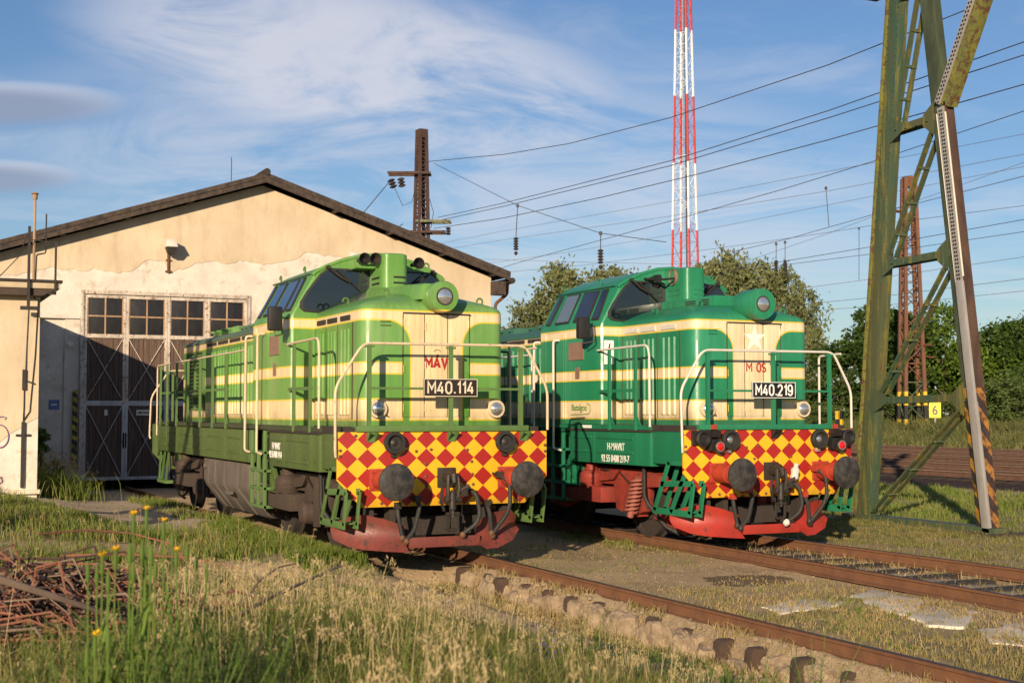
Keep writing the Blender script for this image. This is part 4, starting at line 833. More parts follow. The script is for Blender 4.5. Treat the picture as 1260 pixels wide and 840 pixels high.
        wp = MB().tube([(-2.47, sy*.80, 3.95), (-2.45, sy*.62, 3.82), (-2.45, sy*.46, 3.74)], .016, 6).tube([(-2.47, sy*.66, 3.92), (-2.47, sy*.30, 3.62)], .010, 6).tube([(-2.50, sy*.80, 3.95), (-2.44, sy*.80, 3.95)], .03, 8)
        wp.build('wiper', MT['dark_metal'], cab)
    # curved waist strip that joins cab front to hood + roof rim
    MB().tube([(-2.535, y, z-.005) for y, z in full[3:-3]], .030, 8).build('roof_rim', LV, cab)
    # ventilation box on the windscreen pillar
    vb = MB().loft([rrect(-2.55, -1.90, -.17, .21, .10, .01, z) for z in (3.60, 4.115)]+[rrect(-2.55, -1.93, -.14, .18, .09, .01, 4.13)]).build('vent_box', LV, L)
    for z in (3.70, 3.78):
        MB().box(-2.38, -2.06, -.176, -.16, z, z+.025).build('vent_slot', MT['black'] if a else GR, vb); MB().box(-1.905, -1.893, -.02, .16, z, z+.025).build('vent_slot', MT['black'] if a else GR, vb)
    def horn(y, x, z, r, mtl=None):
        h = MB().lathe((x-.25, y, z), (1, 0, 0), [(0, .025), (.10, .035), (.2, .05), (.26, r*.8), (.30, r), (.31, r), (.29, r*.8), (.2, .03)], 20).build('horn', mtl or MT['black'], L)
        return h
    if a:
        horn(-.36, -2.20, 4.06, .085); horn(-.25, -2.05, 4.05, .085, MT['dark_metal']); horn(.42, -2.1, 4.02, .085)
        MB().box(-2.5, -2.2, -.46, -.2, 3.93, 3.96).build('horn_bracket', LV, L)
    else:
        horn(-.44, -2.3, 3.98, .05)
        MB().lathe((-2.25, -.17, 4.0), (-.15, -1, 0), [(-.05, .11), (.02, .13), (.03, .13), (.0, .10)], 20).build('horn', MT['brown_panel'], L)
        MB().tube([(-2.5, -.55, 3.98), (-2.2, -.40, 3.95), (-2.15, -.2, 3.97)], .02, 6).box(-2.3, -2.2, -.50, -.42, 3.9, 4.02).build('horn_pipe', MT['black'], L)
    def hookm(x, y, z, ax):
        pts = [(x, y, z-.08)]+[(x+(.042*math.cos(t) if ax == 'x' else 0), y+(.042*math.cos(t) if ax == 'y' else 0), z+.025+.042*math.sin(t)) for t in np.linspace(-.6, math.pi+.3, 9)]
        MB().tube(pts, .014, 6).build('lifting_hook', GR, L)
    for x, y, z, ax in ((-4.5, -.93, 3.93, 'x'), (-3.3, -.9, 3.96, 'x'), (-1.9, -.72, 3.40, 'y'), (-1.9, .78, 3.40, 'y'), (-1.15, -.40, 3.47, 'y'), (-2.6, .75, 4.02, 'y'), (-.75, .80, 3.36, 'y')): hookm(x, y, z, ax)
    # --- rear hood
    RX0, RX1 = -11.75, -4.6
    rings = [rrect(RX0, RX1, -.98, .98, .02, .18, 1.70), rrect(RX0, RX1, -.98, .98, .02, .18, 3.185)]
    rh = MB().loft(rings).build('rear_hood', LV, L)
    rings = [rrect(RX0-.02+i*.7, RX1, -1.0+i, 1.0-i, .02, .16, z) for i, z in ((0, 3.186), (.0, 3.215), (.06, 3.26), (.25, 3.33), (.6, 3.38), (.9, 3.39))]
    MB().loft(rings).build('hood_roof', RF, rh)
    for x0, x1, h in ((-10.9, -9.2, .10), (-8.6, -7.3, .07), (-6.7, -5.2, .06)):
        m = MB().box(x0, x1, -.55, .55, 3.32, 3.38+h).box(x0+.1, x1-.1, -.45, .45, 3.38+h, 3.42+h)
        for k in range(4): m.tube([(x0+.15+k*(x1-x0-.3)/3, -.62, 3.36+h), (x0+.15+k*(x1-x0-.3)/3, .62, 3.36+h)], .025, 6)
        m.build('roof_hatch', LV if x0 < -9 else RF, rh, bevel=.01)
    for sy in (-1, 1):
        Y = sy*.98
        lv = MB().box(-11.08, -9.58, Y-sy*.02, Y+sy*.01, 1.93, 3.03).build('louvre_opening', MT['black'], rh)
        m = MB()
        for k in range(15):
            z = 1.95+k*.073; m.add([(-11.06, Y+sy*.012, z), (-9.60, Y+sy*.012, z), (-9.60, Y+sy*.03, z+.0), (-11.06, Y+sy*.03, z+.0), (-11.06, Y+sy*.012, z+.02), (-9.60, Y+sy*.012, z+.02), (-9.60, Y+sy*.03, z-.02), (-11.06, Y+sy*.03, z-.02)], [(0,1,2,3),(7,6,5,4),(0,4,5,1),(1,5,6,2),(2,6,7,3),(3,7,4,0)])
        for x in (-11.07, -10.33, -9.59): m.box(x-.02, x+.02, Y, Y+sy*.055, 1.92, 3.04)
        m.build('louvre_slats', MT['greenA2'] if a else GR, lv)
        xs = -9.45
        while xs < -5.0:
            x1 = xs+.86; m = MB().box(xs, x1, Y-sy*.01, Y+sy*.012, 1.80, 3.06)
            for k in range(4):
                xc = xs+.13+k*.2; m.prism([(xc-.06, Y+sy*.01), (xc-.035, Y+sy*.04), (xc+.035, Y+sy*.04), (xc+.06, Y+sy*.01)], 'Z', 1.86, 2.99)
            m.build('ribbed_side_door', LV, rh, ang=25); MB().box(x1+.008, x1+.03, Y-sy*.01, Y+sy*.0135, 1.8, 3.06).build('door_seam', MT['seam'], rh); xs += .90
        m = MB(); xs = -9.4
        while xs < -5.0: m.box(xs, xs+.75, Y-.02*sy, Y+sy*.014, 3.11, 3.17); xs += .9
        m.build('air_intake', MT['grime_dark'], rh)
    # rear nose (small) beyond
    # --- deck, skirts, plate
    dk = MB().box(-12.48, -.03, -1.33, 1.33, 1.62, 1.705)
    dk.build('deck', MT['grime_dark'], L)
    MB().box(-.14, .035, -1.20, 1.16, 1.648, 1.72).build('deck_edge', GR, L, bevel=.008)
    for y in (-1.0, .08, 1.1):
        m = MB()
        for d in (-.05, .05): m.prism([(-.0, 1.645), (.13, 1.645), (.0, 1.52)], 'Y', y+d-.008, y+d+.008)
        m.box(.0, .012, y-.05, y+.05, 1.52, 1.645); m.build('post_bracket', GR if a else MT['black'], L)
    pl = [(-1.437, 1.645), (1.437, 1.645), (1.437, 1.054), (1.118, .714), (-1.118, .714), (-1.437, 1.054)]
    fp = MB().prism(pl, 'X', -.03, 0).build('buffer_plate', MT['diaA' if a else 'diaB'], L, bevel=.004)
    MB().prism([(y*.99, z) for y, z in pl], 'X', -12.5, -12.47).build('rear_buffer_plate', G, L)
    m = MB()
    for y in (-.27, .40, .40, -.27, -.95, .16): pass
    for y, z in ((-.27, 1.24), (-.27, 1.08), (-.26, .96), (.36, 1.26), (.37, 1.10), (.38, .97), (-.86, .76), (.62, .76), (1.02, .77), (-.08, .75), (-1.40, 1.35), (-1.40, 1.42), (1.41, 1.38), (1.41, 1.46), (-.4, 1.4), (.3, 1.41), (-1.2, 1.6), (.95, 1.42), (-.2, 1.42)):
        MB().lathe((0, y, z), (1, 0, 0), [(0, .020), (.010, .020), (.016, .011)], 8).build('bolt', MT['bolt'], fp)
    MB().box(-12.4, -.1, -.55, .55, .85, 1.62).build('underframe', MT['grime_dark'], L)
    for sy in (-1, 1):
        Y = sy*1.355
        sk = MB().box(-3.49, -1.003, Y-sy*.28, Y, 1.112, 1.60).build('skirt_box', G, L, bevel=.012)
        m = MB()
        for x0, x1 in ((-3.40, -2.76), (-2.60, -1.50)):
            for z in (1.505, 1.215) if a else (1.505, 1.29): m.prism([(z-.022, Y-sy*.002), (z-.01, Y+sy*.014), (z+.01, Y+sy*.014), (z+.022, Y-sy*.002)][::1], 'X', x0, x1) if False else m.bar((x0, Y, z), (x1, Y, z), .028, .036)
        for x in (-2.68, -1.38): m.box(x-.006, x+.006, Y-sy*.01, Y+sy*.004, 1.12, 1.59)
        m.build('skirt_ribs', G, sk, bevel=.006)
        MB().box(-3.55, -.99, Y-sy*.3, Y+sy*.02, 1.602, 1.635).build('skirt_ledge', MT['grime_dark'], sk)
        MB().box(-1.0, -.034, Y-sy*.30, Y-sy*.035, 1.16, 1.617).build('corner_panel', G, L, bevel=.006)
        rs = MB().box(-12.25, -4.714, Y-sy*.12, Y, 1.112, 1.617).build('side_skirt', G, L, bevel=.012)
        m = MB()
        for x0, x1 in ((-12.0, -11.45), (-11.25, -10.5), (-10.1, -9.0), (-8.8, -7.8), (-7.6, -6.5), (-6.1, -5.2)):
            for z in (1.48, 1.25): m.bar((x0, Y, z), (x1, Y, z), .026, .030)
        for x in (-11.35, -10.3, -6.3, -5.0): m.box(x-.006, x+.006, Y-sy*.01, Y+sy*.004, 1.13, 1.60)
        m.build('skirt_ribs', G, rs, bevel=.006)
        MB().prism([(-12.46, 1.617), (-12.26, 1.617), (-12.26, 1.112), (-12.46, 1.0)], 'Y', Y-sy*.10, Y-sy*.03).build('rear_corner_panel', G, L)
        MB().box(-12.45, -.99, Y-sy*.1, Y+sy*.012, 1.637, 1.70).build('deck_sill', MT['sill'] if a else G, L)
        # cab entrance recess with ladder
        rc = MB().box(-4.70, -3.50, Y-sy*.30, Y-sy*.20, .95, 1.62).build('entrance_recess', G, L)
        MB().box(-4.45, -4.15, Y-sy*.2, Y-sy*.16, 1.22, 1.50).build('recess_opening', MT['black'], rc)
        ld = MB()
        for x in (-4.46, -4.08, -3.72): ld.box(x-.03, x+.03, Y-sy*.02, Y+sy*.03, .47, 1.62 if x != -4.08 else 1.30)
        for z in (.47, .74, 1.0, 1.27): ld.box(-4.49, -3.69, Y-sy*.19, Y+sy*.035, z, z+.045)
        ld.build('cab_steps', GR if a else G, L, bevel=.006)
        for x, hk in ((-4.64, 0), (-3.92, 1)):
            p = [(x+.03, Y+sy*.0-sy*.02, 3.06), (x, Y+sy*.08, 3.06, .05), (x, Y+sy*.08, 1.30, .05)]+([(x+.26, Y+sy*.08, 1.28)] if hk else [(x, Y+sy*.0, 1.28)])
            MB().tube(arc(p), .019, 8).build('grab_rail', CR, L)
        # corner steps below the plate
        s = MB(); yo, yi = Y+sy*.0, Y-sy*.17
        for p0, p1 in (((-.50, 1.18), (-.92, .50)), ((-.20, 1.0), (-.52, .52)), ((.02, .98), (.0, .98))): pass
        for y in (yo, yi):
            s.bar((-.50, y, 1.20), (-.90, y, .50), .02, .085); s.bar((-.10, y, 1.02), (-.46, y, .50), .02, .085); s.bar((.12, y, .92), (.02, y, .50), .02, .085)
            s.bar((-.94, y, .50), (.06, y, .50), .02, .09); s.bar((-.72, y, .88), (.12, y, .92), .02, .08); s.bar((-.54, y, 1.18), (-.05, y, 1.18), .02, .06)
        for x, z in ((-.62, .51), (-.15, .51), (-.45, .87)): s.box(x-.13, x+.13, min(yo, yi), max(yo, yi), z, z+.02)
        s.build('corner_steps', GR, L, bevel=.004)
    # --- hand rails
    for sy in (-1, 1):
        Y = sy*1.37
        r = MB().tube(arc([(-2.54, Y, 2.84), (-1.04, Y, 2.86, .10), (-1.0, Y, 2.7), (-.99, Y, 1.68)]), .017, 8).build('side_handrail', CR, L)
        m = MB()
        for x in (-2.17, -1.39): m.box(x-.022, x+.022, Y-.02, Y+.02, 1.62, 2.83); m.prism([(x, 1.70), (x+.16, 1.70), (x, 1.88)], 'Y', Y-.006, Y+.006)
        m.bar((-2.52, Y-sy*.02, 2.21), (-1.36, Y-sy*.02, 2.21), .018, .045); m.build('handrail_posts', GR, r)
        r = MB().tube(arc([(-12.3, Y, 1.42), (-12.3, Y, 2.84, .10), (-4.86, Y, 2.86, .05), (-4.86, Y+sy*.0, 1.70)]), .016, 8).build('side_handrail', CR, L)
        m = MB()
        for x in (-11.95, -11.25, -10.3, -9.25, -8.2, -7.2, -6.2): m.box(x-.022, x+.022, Y-.02, Y+.02, 1.62, 2.84); m.prism([(x, 1.70), (x+.15, 1.70), (x, 1.88)], 'Y', Y-.006, Y+.006)
        m.bar((-12.0, Y-sy*.02, 2.27), (-6.15, Y-sy*.02, 2.27), .018, .045); m.build('handrail_posts', GR, r)
    for fx in (0, -12.5):
        s = 1 if fx == 0 else -1
        pts = [(fx+.02*s, -1.46, 1.34), (fx+.04*s, -1.475, 1.42, .03), (fx-.02*s, -1.46, 2.20, .12), (fx-.02*s, -1.10, 2.75, .12), (fx-.02*s, 1.14, 2.76, .12), (fx-.02*s, 1.46, 2.20, .12), (fx-.02*s, 1.46, 1.66)]
        r = MB().tube(arc(pts), .018, 8).build('end_handrail', CR, L)
        m = MB()
        for y in (-1.02, .08, 1.07): m.box(fx-.045*s, fx-.0*s, y-.025, y+.025, 1.66, 2.735); m.box(fx-.05*s, fx+.005*s, y-.06, y+.06, 2.70, 2.725)
        m.bar((fx-.02*s, -1.0, 2.19), (fx-.02*s, 1.05, 2.19), .045, .03); m.build('handrail_posts', GR, r)
    for x in (-.55, -.9):
        MB().tube(arc([(x, 1.30, 1.68), (x, 1.30, 2.72, .06), (x-.5 if x < -.6 else -.05, 1.30, 2.74)]), .017, 8).build('side_handrail', CR if x == -.55 else GR, L)
    # number plate
    np_ = MB().box(.015, .035, -.315, .425, 2.09, 2.315).build('number_plate', MT['plate_brown'] if a else MT['plate'], L, bevel=.003)
    m = MB()
    for q in ((-.315, .425, 2.09, 2.098), (-.315, .425, 2.307, 2.315), (-.315, -.307, 2.098, 2.307), (.417, .425, 2.098, 2.307)): m.box(.0352, .038, *q)
    m.build('plate_border', MT['letter_a' if a else 'letter'], np_)
    strokes('M40.114' if a else 'M40.219', .145, .62, (.036, .055, 2.203), (0, 1, 0), (0, 0, 1), MT['letter_a' if a else 'letter'], np_, th=.155, name='number_lettering')
    if a:
        strokes("MA'V", .125, .30, (hx+.0145, .035, 2.535), (0, 1, 0), (0, 0, 1), MT['letter_red'], hood, .26)
        MB().tube([(hx+.013, .0, 2.68), (hx+.013, .03, 2.705), (hx+.013, .08, 2.70), (hx+.013, .09, 2.675)], .006, 6).build('worn_emblem', MT['brown_panel'], hood)
    else:
        strokes('M', .12, .085, (hx+.0125, -.055, 2.535), (0, 1, 0), (0, 0, 1), MT['letter_red'], hood, .18)
        strokes('OS', .12, .15, (hx+.0125, .155, 2.535), (0, 1, 0), (0, 0, 1), MT['letter_red'], hood, .18)
        st = [(.045+rr*math.sin(math.pi*k/5), 2.955+rr*math.cos(math.pi*k/5)) for k in range(10) for rr in [(.20 if k % 2 == 0 else .076)]]
        MB().prism(st, 'X', hx+.010, hx+.0155).build('white_star', MT['white_star'], hood)
        m = MB().box(-2.522, -2.512, -1.27, -1.10, 2.63, 3.0)
        w = m.build('warning_sign', MT['letter'], cab)
        MB().prism([(-1.18, 2.95), (-1.16, 2.95), (-1.175, 2.84), (-1.155, 2.85), (-1.20, 2.68), (-1.195, 2.81), (-1.215, 2.80)], 'X', -2.5115, -2.508).build('lightning_bolt', MT['dark_metal'], w)
    # writing on the skirts
    for sy in (-1, 1):
        Y = sy*1.355; ux = (1, 0, 0) if sy < 0 else (-1, 0, 0)
        if a:
            lettering('H-MAVRT', .10, (-3.10, Y+sy*.004, 1.405), ux, (0, 0, 1), MT['letter'], L, wd=.44, bold=.006, name='owner_lettering')
            lettering('92 55 0408 114-0', .10, (-3.09, Y+sy*.018, 1.285), ux, (0, 0, 1), MT['letter'], L, wd=.66, bold=.006, name='owner_lettering')
        else:
            lettering('H-MAVRT', .11, (-2.0, Y+sy*.004, 1.375), ux, (0, 0, 1), MT['letter'], L, wd=.52, bold=.004, name='owner_lettering')
            lettering('92 55 0408 219-7', .11, (-2.0, Y+sy*.018, 1.195), ux, (0, 0, 1), MT['letter'], L, wd=.84, bold=.008, name='owner_lettering')
            MB().box(-3.05, -2.75, Y-sy*.01, Y+sy*.005+sy*.012, 1.645, 1.69).build('data_plate', MT['letter'], L)
        cy = sy*1.335
        if not a:
            lettering('Batalgos', .13, (-3.22, cy, 1.95), ux, (0, 0, 1), MT['letter_green'], cab, wd=.5, bold=.006, name='script_lettering')
            MB().tube([(-2.96, cy, 2.03), (-2.86, cy, 2.0), (-2.84, cy, 1.92), (-2.9, cy, 1.86), (-3.5, cy, 1.85)], .006, 5).build('script_flourish', MT['letter_green'], cab)
        x0 = -3.56 if not a else -3.60
        MB().box(x0, x0+.5, sy*1.325, sy*1.345, 2.72, 3.0).build('weathered_panel', MT['brown_panel'], cab)
        MB().box(x0+.22, x0+.36, sy*1.325, sy*1.343, 2.42, 2.60).build('weathered_panel', MT['brown_panel'], cab)
        m = MB()
        for x in (-4.42, -3.78, -3.70): m.box(x-.02, x+.02, sy*1.33, sy*1.345, 1.75, 3.16)
        m.box(-4.36, -3.86, sy*1.33, sy*1.336, 3.19, 3.20); m.build('cab_door_edge', LV, cab)
        # mirror
        yo = sy*1.58; mx = -2.42 if a else -2.62
        mr = MB().box(mx-.06, mx+.06, yo-.10, yo+.10, 3.02, 3.36).build('mirror', MT['black'], L, bevel=.03)
        MB().box(mx-.075, mx-.062, yo-.08, yo+.08, 3.05, 3.33).build('mirror_glass', MT['glass'], mr)
        MB().tube(arc([(-2.70, sy*1.33, 3.22), (-2.55, sy*1.45, 3.22, .03), (-2.50, sy*1.45, 2.98, .03), (mx, yo, 2.95), (mx, yo, 3.05)]), .012, 6).build('mirror_arm', MT['dark_metal'] if not a else GR, mr)
    # --- buffers
    def buffers(fx, s):
        for y in (-.875, .875):
            b = MB().lathe((fx, y, 1.05), (s, 0, 0), [(.02, .125), (.30, .125), (.30, .105), (.56, .10)], 28).box(fx, fx+.028*s, y-.15, y+.13, .92, 1.19).build('buffer', MT['red'], L, bevel=.004)
            hd = [(.545, .06), (.55, .215), (.575, .228), (.60, .222), (.618, .16), (.625, .08), (.627, .004)]
            MB().lathe((fx, y, 1.05), (s, 0, 0), hd, 40).build('buffer_head', MT['buffer_face'], b)
            m = MB()
            for dz in (-.1, -.0, .1): m.lathe((fx+.028*s, y-.12, 1.05+dz), (s, 0, 0), [(0, .016), (.015, .016)], 6)
            m.build('buffer_bolts', MT['red'], b)
    buffers(0, 1); buffers(-12.5, -1)
    # --- coupling hook and screw link
    hk = MB().box(0, .03, -.115, .125, .94, 1.19).build('draw_hook', MT['dark_metal'], L, bevel=.006)
    MB().tube([(0, .0, 1.06), (.12, .0, 1.07), (.20, .0, 1.13), (.27, .0, 1.10), (.29, .0, 1.02), (.25, .0, .98)], [.06, .06, .055, .045, .035, .02], 8).build('hook', MT['dark_metal'], hk)
    m = MB()
    for y in (-.06, .06): m.tube([(.24, y, 1.10), (.27, y*1.3, .95), (.24, y, .80)], .028, 8)
    m.lathe((.24, -.11, .80), (0, 1, 0), [(0, .045), (.04, .05), (.05, .03), (.17, .03), (.18, .05), (.22, .045)], 10).lathe((.24, 0, .90), (0, 0, -1), [(0, .03), (.02, .045), (.22, .045), (.24, .03)], 10)
    m.bar((.26, .06, .90), (.30, .20, .98), .03, .03).box(.20, .28, .10, .19, .84, .94)
    m.tube([(.24, -.09, .80), (.24, .09, .80)], .035, 8); m.tube([(.24, 0, .92), (.24, 0, .58)], .026, 8); m.tube([(.24, -.09, .62), (.24, .09, .62)], .025, 8)
    m.tube(arc([(.24, -.07, .62), (.22, -.08, .42, .05), (.22, .08, .42, .05), (.24, .07, .62)]), .022, 6); m.tube([(.24, 0, .78), (.30, .10, .86)], .012, 6)
    m.tube([(.22, -.13, .95), (.24, -.16, .80), (.2, -.1, .66)], .022, 6)
    m.build('screw_coupling', MT['dark_metal'], hk)
    def hose(p, cock=True, mtl='rubber'):
        h = MB().tube(arc(p, 8), .028, 8).build('brake_hose', MT[mtl], L)
        q = p[0]; MB().box(q[0]-.06, q[0]+.05, q[1]-.035, q[1]+.035, q[2]-.03, q[2]+.05).tube([(q[0]-.05, q[1], q[2]), (q[0]-.05, q[1]-.08, q[2]+.03)], .015, 6).build('hose_cock', MT['dark_metal'] if a else MT['red'], h)
        e = p[-1]; MB().lathe((e[0], e[1], e[2]-.05), (0, 0, 1), [(0, .03), (.03, .045), (.07, .03)], 10).build('hose_coupling', MT['bolt'] if a else MT['dark_metal'], h)
    hose([(.08, -.42, .80), (.16, -.41, .72, .06), (.12, -.47, .42, .06), (.06, -.55, .30)])
    hose([(.08, .26, .90), (.20, .34, .88, .1), (.22, .40, .52, .16), (.14, .18, .36)])
    hose([(.08, .72, 1.08), (.22, .80, 1.0, .1), (.24, .80, .66, .14), (.08, .62, .33)])
    hose([(.03, .56, .72), (.10, .57, .6, .04), (.09, .60, .36)])
    hose([(.03, -.66, .72), (.06, -.66, .6, .04), (.05, -.60, .34)])
    for y in (.20, .36): MB().tube([(.05, y-.16, .72), (.06, y-.16, .38)], .011, 6).build('coupling_rod', MT['dark_metal'], L)
    if not a:
        MB().lathe((.14, .30, .93), (0, .2, 1), [(0, .02), (.03, .06), (.10, .055), (.15, .065), (.2, .03), (.24, .04)], 9).build('wrapped_hose_end', MT['white'], L)
        MB().lathe((.16, .14, .30), (0, .2, 1), [(0, .02), (.03, .05), (.07, .045), (.1, .02)], 8).build('wrapped_hose_end', MT['white'], L)
    # jumper sockets / lamps on the plate
    for y in (-.72, .80):
        k = MB().lathe((0, y, 1.51), (1, 0, 0), [(0, .10), (.05, .10), (.06, .135), (.11, .14), (.13, .128), (.13, .10), (.08, .085), (.075, .0)], 28).build('round_socket', MT['rubber'], L)
        MB().lathe((.075, y, 1.51), (1, 0, 0), [(0, .05), (.015, .03), (.02, .003)], 16).box(.0, .06, y-.02, y+.03, 1.33, 1.40).build('socket_core', MT['dark_metal'] if a else MT['lens'], k)
    if not a:
        for y1, y2, s in ((-1.20, -.95, 1), (1.27, 1.13, -1)):
            MB().lathe((0, y1, 1.53), (1, 0, 0), [(0, .08), (.10, .10), (.16, .115), (.17, .09), (.12, .06)], 20).box(0, .05, y1-.11, y1+.05, 1.44, 1.64).build('flood_lamp', MT['black'], L)
            k = MB().box(0, .10, y2-.12, y2+.05, 1.36, 1.52).lathe((.05, y2, 1.42), (1, 0, 0), [(0, .085), (.12, .085)], 16).prism([(.0, 1.64), (.16, 1.64), (.14, 1.55), (.0, 1.50)], 'Y', y2-.1, y2+.03).build('tail_lamp', MT['black'], L)
            MB().lathe((.17, y2, 1.42), (1, 0, 0), [(0, .055), (.02, .05), (.035, .02), (.036, .002)], 16).build('red_lens', MT['redlens'], k)
            MB().lathe((.168, y2, 1.42), (1, 0, 0), [(0, .068), (.012, .068), (.012, .056), (0, .056)], 20).build('lens_ring', MT['lens'], k)
            MB().box(-.05, .06, y2-.06, y2+.02, 1.655, 1.72).build('red_lamp_cap', MT['red'], L)
    # --- ploughs
    def plough(pts, nm='plough'):
        V = []; n = len(pts)
        for dx in (0, -.02):
            for (x, y, z) in pts: V.append((x+dx, y, z))
        MB().add(V, [tuple(range(n)), tuple(range(n, 2*n))[::-1]]+[(i, (i+1) % n, n+(i+1) % n, n+i) for i in range(n)]).build(nm, PL, L)
    def sheet(cols):         # cols: (y, x_top, z_top, x_bot, z_bot) -> concave curved blade
        m = MB(); K = 7; V = []; 
        for t in (0, .018):
            for (y, xt, zt, xb, zb) in cols:
                for k in range(K):
                    u = k/(K-1); V.append((xt+(xb-xt)*u-.09*math.sin(math.pi*u)-t, y, zt+(zb-zt)*u))
        nC = len(cols); F = []
        for i in range(nC-1):
            for k in range(K-1):
                q = (i*K+k, i*K+k+1, (i+1)*K+k+1, (i+1)*K+k); F.append(q); F.append(tuple(j+nC*K for j in q)[::-1])
        def e(a_, b_): F.append((a_, b_, b_+nC*K, a_+nC*K))
        for i in range(nC-1): e(i*K, (i+1)*K); e(i*K+K-1, (i+1)*K+K-1)
        for k in range(K-1): e(k, k+1); e((nC-1)*K+k, (nC-1)*K+k+1)
        return m.add(V, F)
    sheet([(-1.36, -.42, .50, -.36, .30), (-1.22, -.22, .59, -.16, .22), (-1.05, -.10, .62, -.02, .19), (-.80, -.03, .56, .10, .17), (-.55, .02, .47, .17, .155)]).build('plough', PL, L)
    sheet([(.42, .02, .42, .17, .20), (.50, .0, .52, .16, .155), (.68, -.03, .60, .12, .16), (.95, -.08, .63, .0, .24), (1.10, -.2, .52, -.14, .36)]).build('plough', PL, L)
    MB().box(.05, .09, -.52, .44, .20, .33).build('plough_bar', PL, L, bevel=.005)
    m = MB()
    m.box(-.6, -.32, -.8, .8, .32, .55); m.build('plough_beam', MT['grime_dark'], L)
    for y in (-.95, -.66, .62, .9): MB().box(-.34, -.14, y-.04, y+.04, .30, .80).build('plough_bracket', MT['grime_dark'], L)
    # --- fuel tank
    tp = [(1.30, 1.08), (1.30, .72), (1.26, .62), (.98, .25), (.88, .20), (0, .19)]
    tp2 = [(-y, z) for y, z in tp]+[(y, z) for y, z in tp[::-1][1:]]
    def tk(k): return [(y*k, .62+(z-.62)*k) for y, z in tp2]
    MB().loft([[(x, y, z) for y, z in tk(k)] for x, k in ((-8.22, .9), (-8.12, 1), (-5.2, 1), (-5.08, .96), (-5.0, .85))]).build('fuel_tank', MT['tank'] if a else MT['grime_dark'], L, ang=30)
    for sy in (-1, 1):
        for x in (-7.7, -7.2, -6.5, -5.6):
            MB().tube([(x, sy*1.29, 1.06), (x, sy*1.31, .70), (x, sy*1.26, .61), (x, sy*.97, .25)], .022, 6).build('tank_rib', MT['tank'] if a else MT['grime_dark'], L)
    m = MB()
    for sy in (-1,):
        m.lathe((-7.95, sy*1.29, .95), (0, sy, 0), [(0, .05), (.05, .05)], 10); m.box(-6.35, -6.0, sy*1.28, sy*1.33, .55, .60)
    m.build('tank_strap', MT['tank'] if a else MT['grime_dark'], L)
    # --- bogies
    for bc, dr in ((-3.2, 1), (-10.1, -1)):
        fr = MB()
        for sy in (-1, 1):
            y0, y1 = sy*.93, sy*1.10
            prof_ = [(-2.0, .96), (-1.75, 1.04), (1.75, 1.04), (2.0, .96), (2.0, .80), (1.62, .78), (1.55, .42), (1.38, .36), (1.25, .55), (1.0, .55), (.90, .38), (.74, .42), (.66, .78), (-.66, .78), (-.74, .42), (-.90, .38), (-1.0, .55), (-1.25, .55), (-1.38, .36), (-1.55, .42), (-1.62, .78), (-2.0, .80)]
            fr.prism([(bc+x, z) for x, z in prof_], 'Y', min(y0, y1), max(y0, y1))
            fr.box(bc-.62, bc+.62, sy*1.02, sy*1.30, .50, .74)
        fr.box(bc-.25, bc+.25, -.95, .95, .6, .98); fr.box(bc+dr*1.9-.08, bc+dr*1.9+.08, -.95, .95, .72, .9)
        F_ = fr.build('bogie', BG, L, bevel=.015)
        for ax in (-1.2, 1.2):
            for sy in (-1, 1):
                w = [(0, .40), (.0, .50), (.11, .49), (.13, .53), (.14, .53), (.14, .40)]
                MB().lathe((bc+ax, sy*.80, .50), (0, -sy, 0), [(-.02, .10), (-.02, .22), (.02, .24), (.02, .42), (-.01, .44), (-.01, .495), (.10, .50), (.12, .53), (.14, .53), (.14, .40), (.08, .2), (.08, .08)], 40).build('wheel', MT['grime_dark'], F_)
                k = MB().lathe((bc+ax, sy*.90, .52), (0, sy, 0), [(0, .19), (.18, .19), (.22, .16), (.24, .16), (.25, .10), (.28, .09), (.28, .02)], 24).box(bc+ax-.17, bc+ax+.17, sy*.9, sy*1.08, .33, .78).build('axle_box', BG, F_, bevel=.006)
            MB().tube([(bc+ax, -.8, .5), (bc+ax, .8, .5)], .09, 12).build('axle', MT['grime_dark'], F_)
        for sy in (-1, 1):
            # air spring drum on the outrigger
            MB().lathe((bc+.12*dr, sy*1.18, .74), (0, 0, 1), [(0, .17), (.06, .20), (.07, .185), (.12, .20), (.13, .185), (.19, .19), (.24, .14), (.25, .10), (.34, .09)], 24).build('spring_drum', BG, F_, ang=25)
            MB().prism([(bc+.95-.0, 1.02), (bc+.70, 1.0), (bc+.15, .90), (bc+.12, .80), (bc+.75, .86)], 'Y', sy*1.10, sy*1.16).build('spring_arm', BG, F_)
            x = bc+1.2+.30
            if a: MB().lathe((bc+1.2, sy*1.17, .52), (0, sy, 0), [(0, .16), (.10, .15), (.14, .11), (.15, .03)], 24).box(bc+1.42, bc+1.5, sy*1.12, sy*1.2, .35, 1.0).build('axle_cover', BG, F_)
            else:
                pts = [(x-.10+t*.0042+.095*math.cos(t), sy*1.22+.095*math.sin(t), .40+t*.0098) for t in np.linspace(0, 2*math.pi*8, 130)]
                MB().tube(pts, .017, 6).tube([(x-.12, sy*1.22, .34), (x+.12, sy*1.22, .92)], .05, 10).build('coil_spring', MT['bogie_pale'], F_)
            MB().tube(arc([(bc+1.75*dr, sy*1.2, 1.1), (bc+1.72*dr, sy*1.18, .62, .1), (bc+1.95*dr, sy*.95, .22, .05), (bc+2.1*dr, sy*.8, .12)]), .03, 8).build('sand_pipe', MT['rubber'], F_)
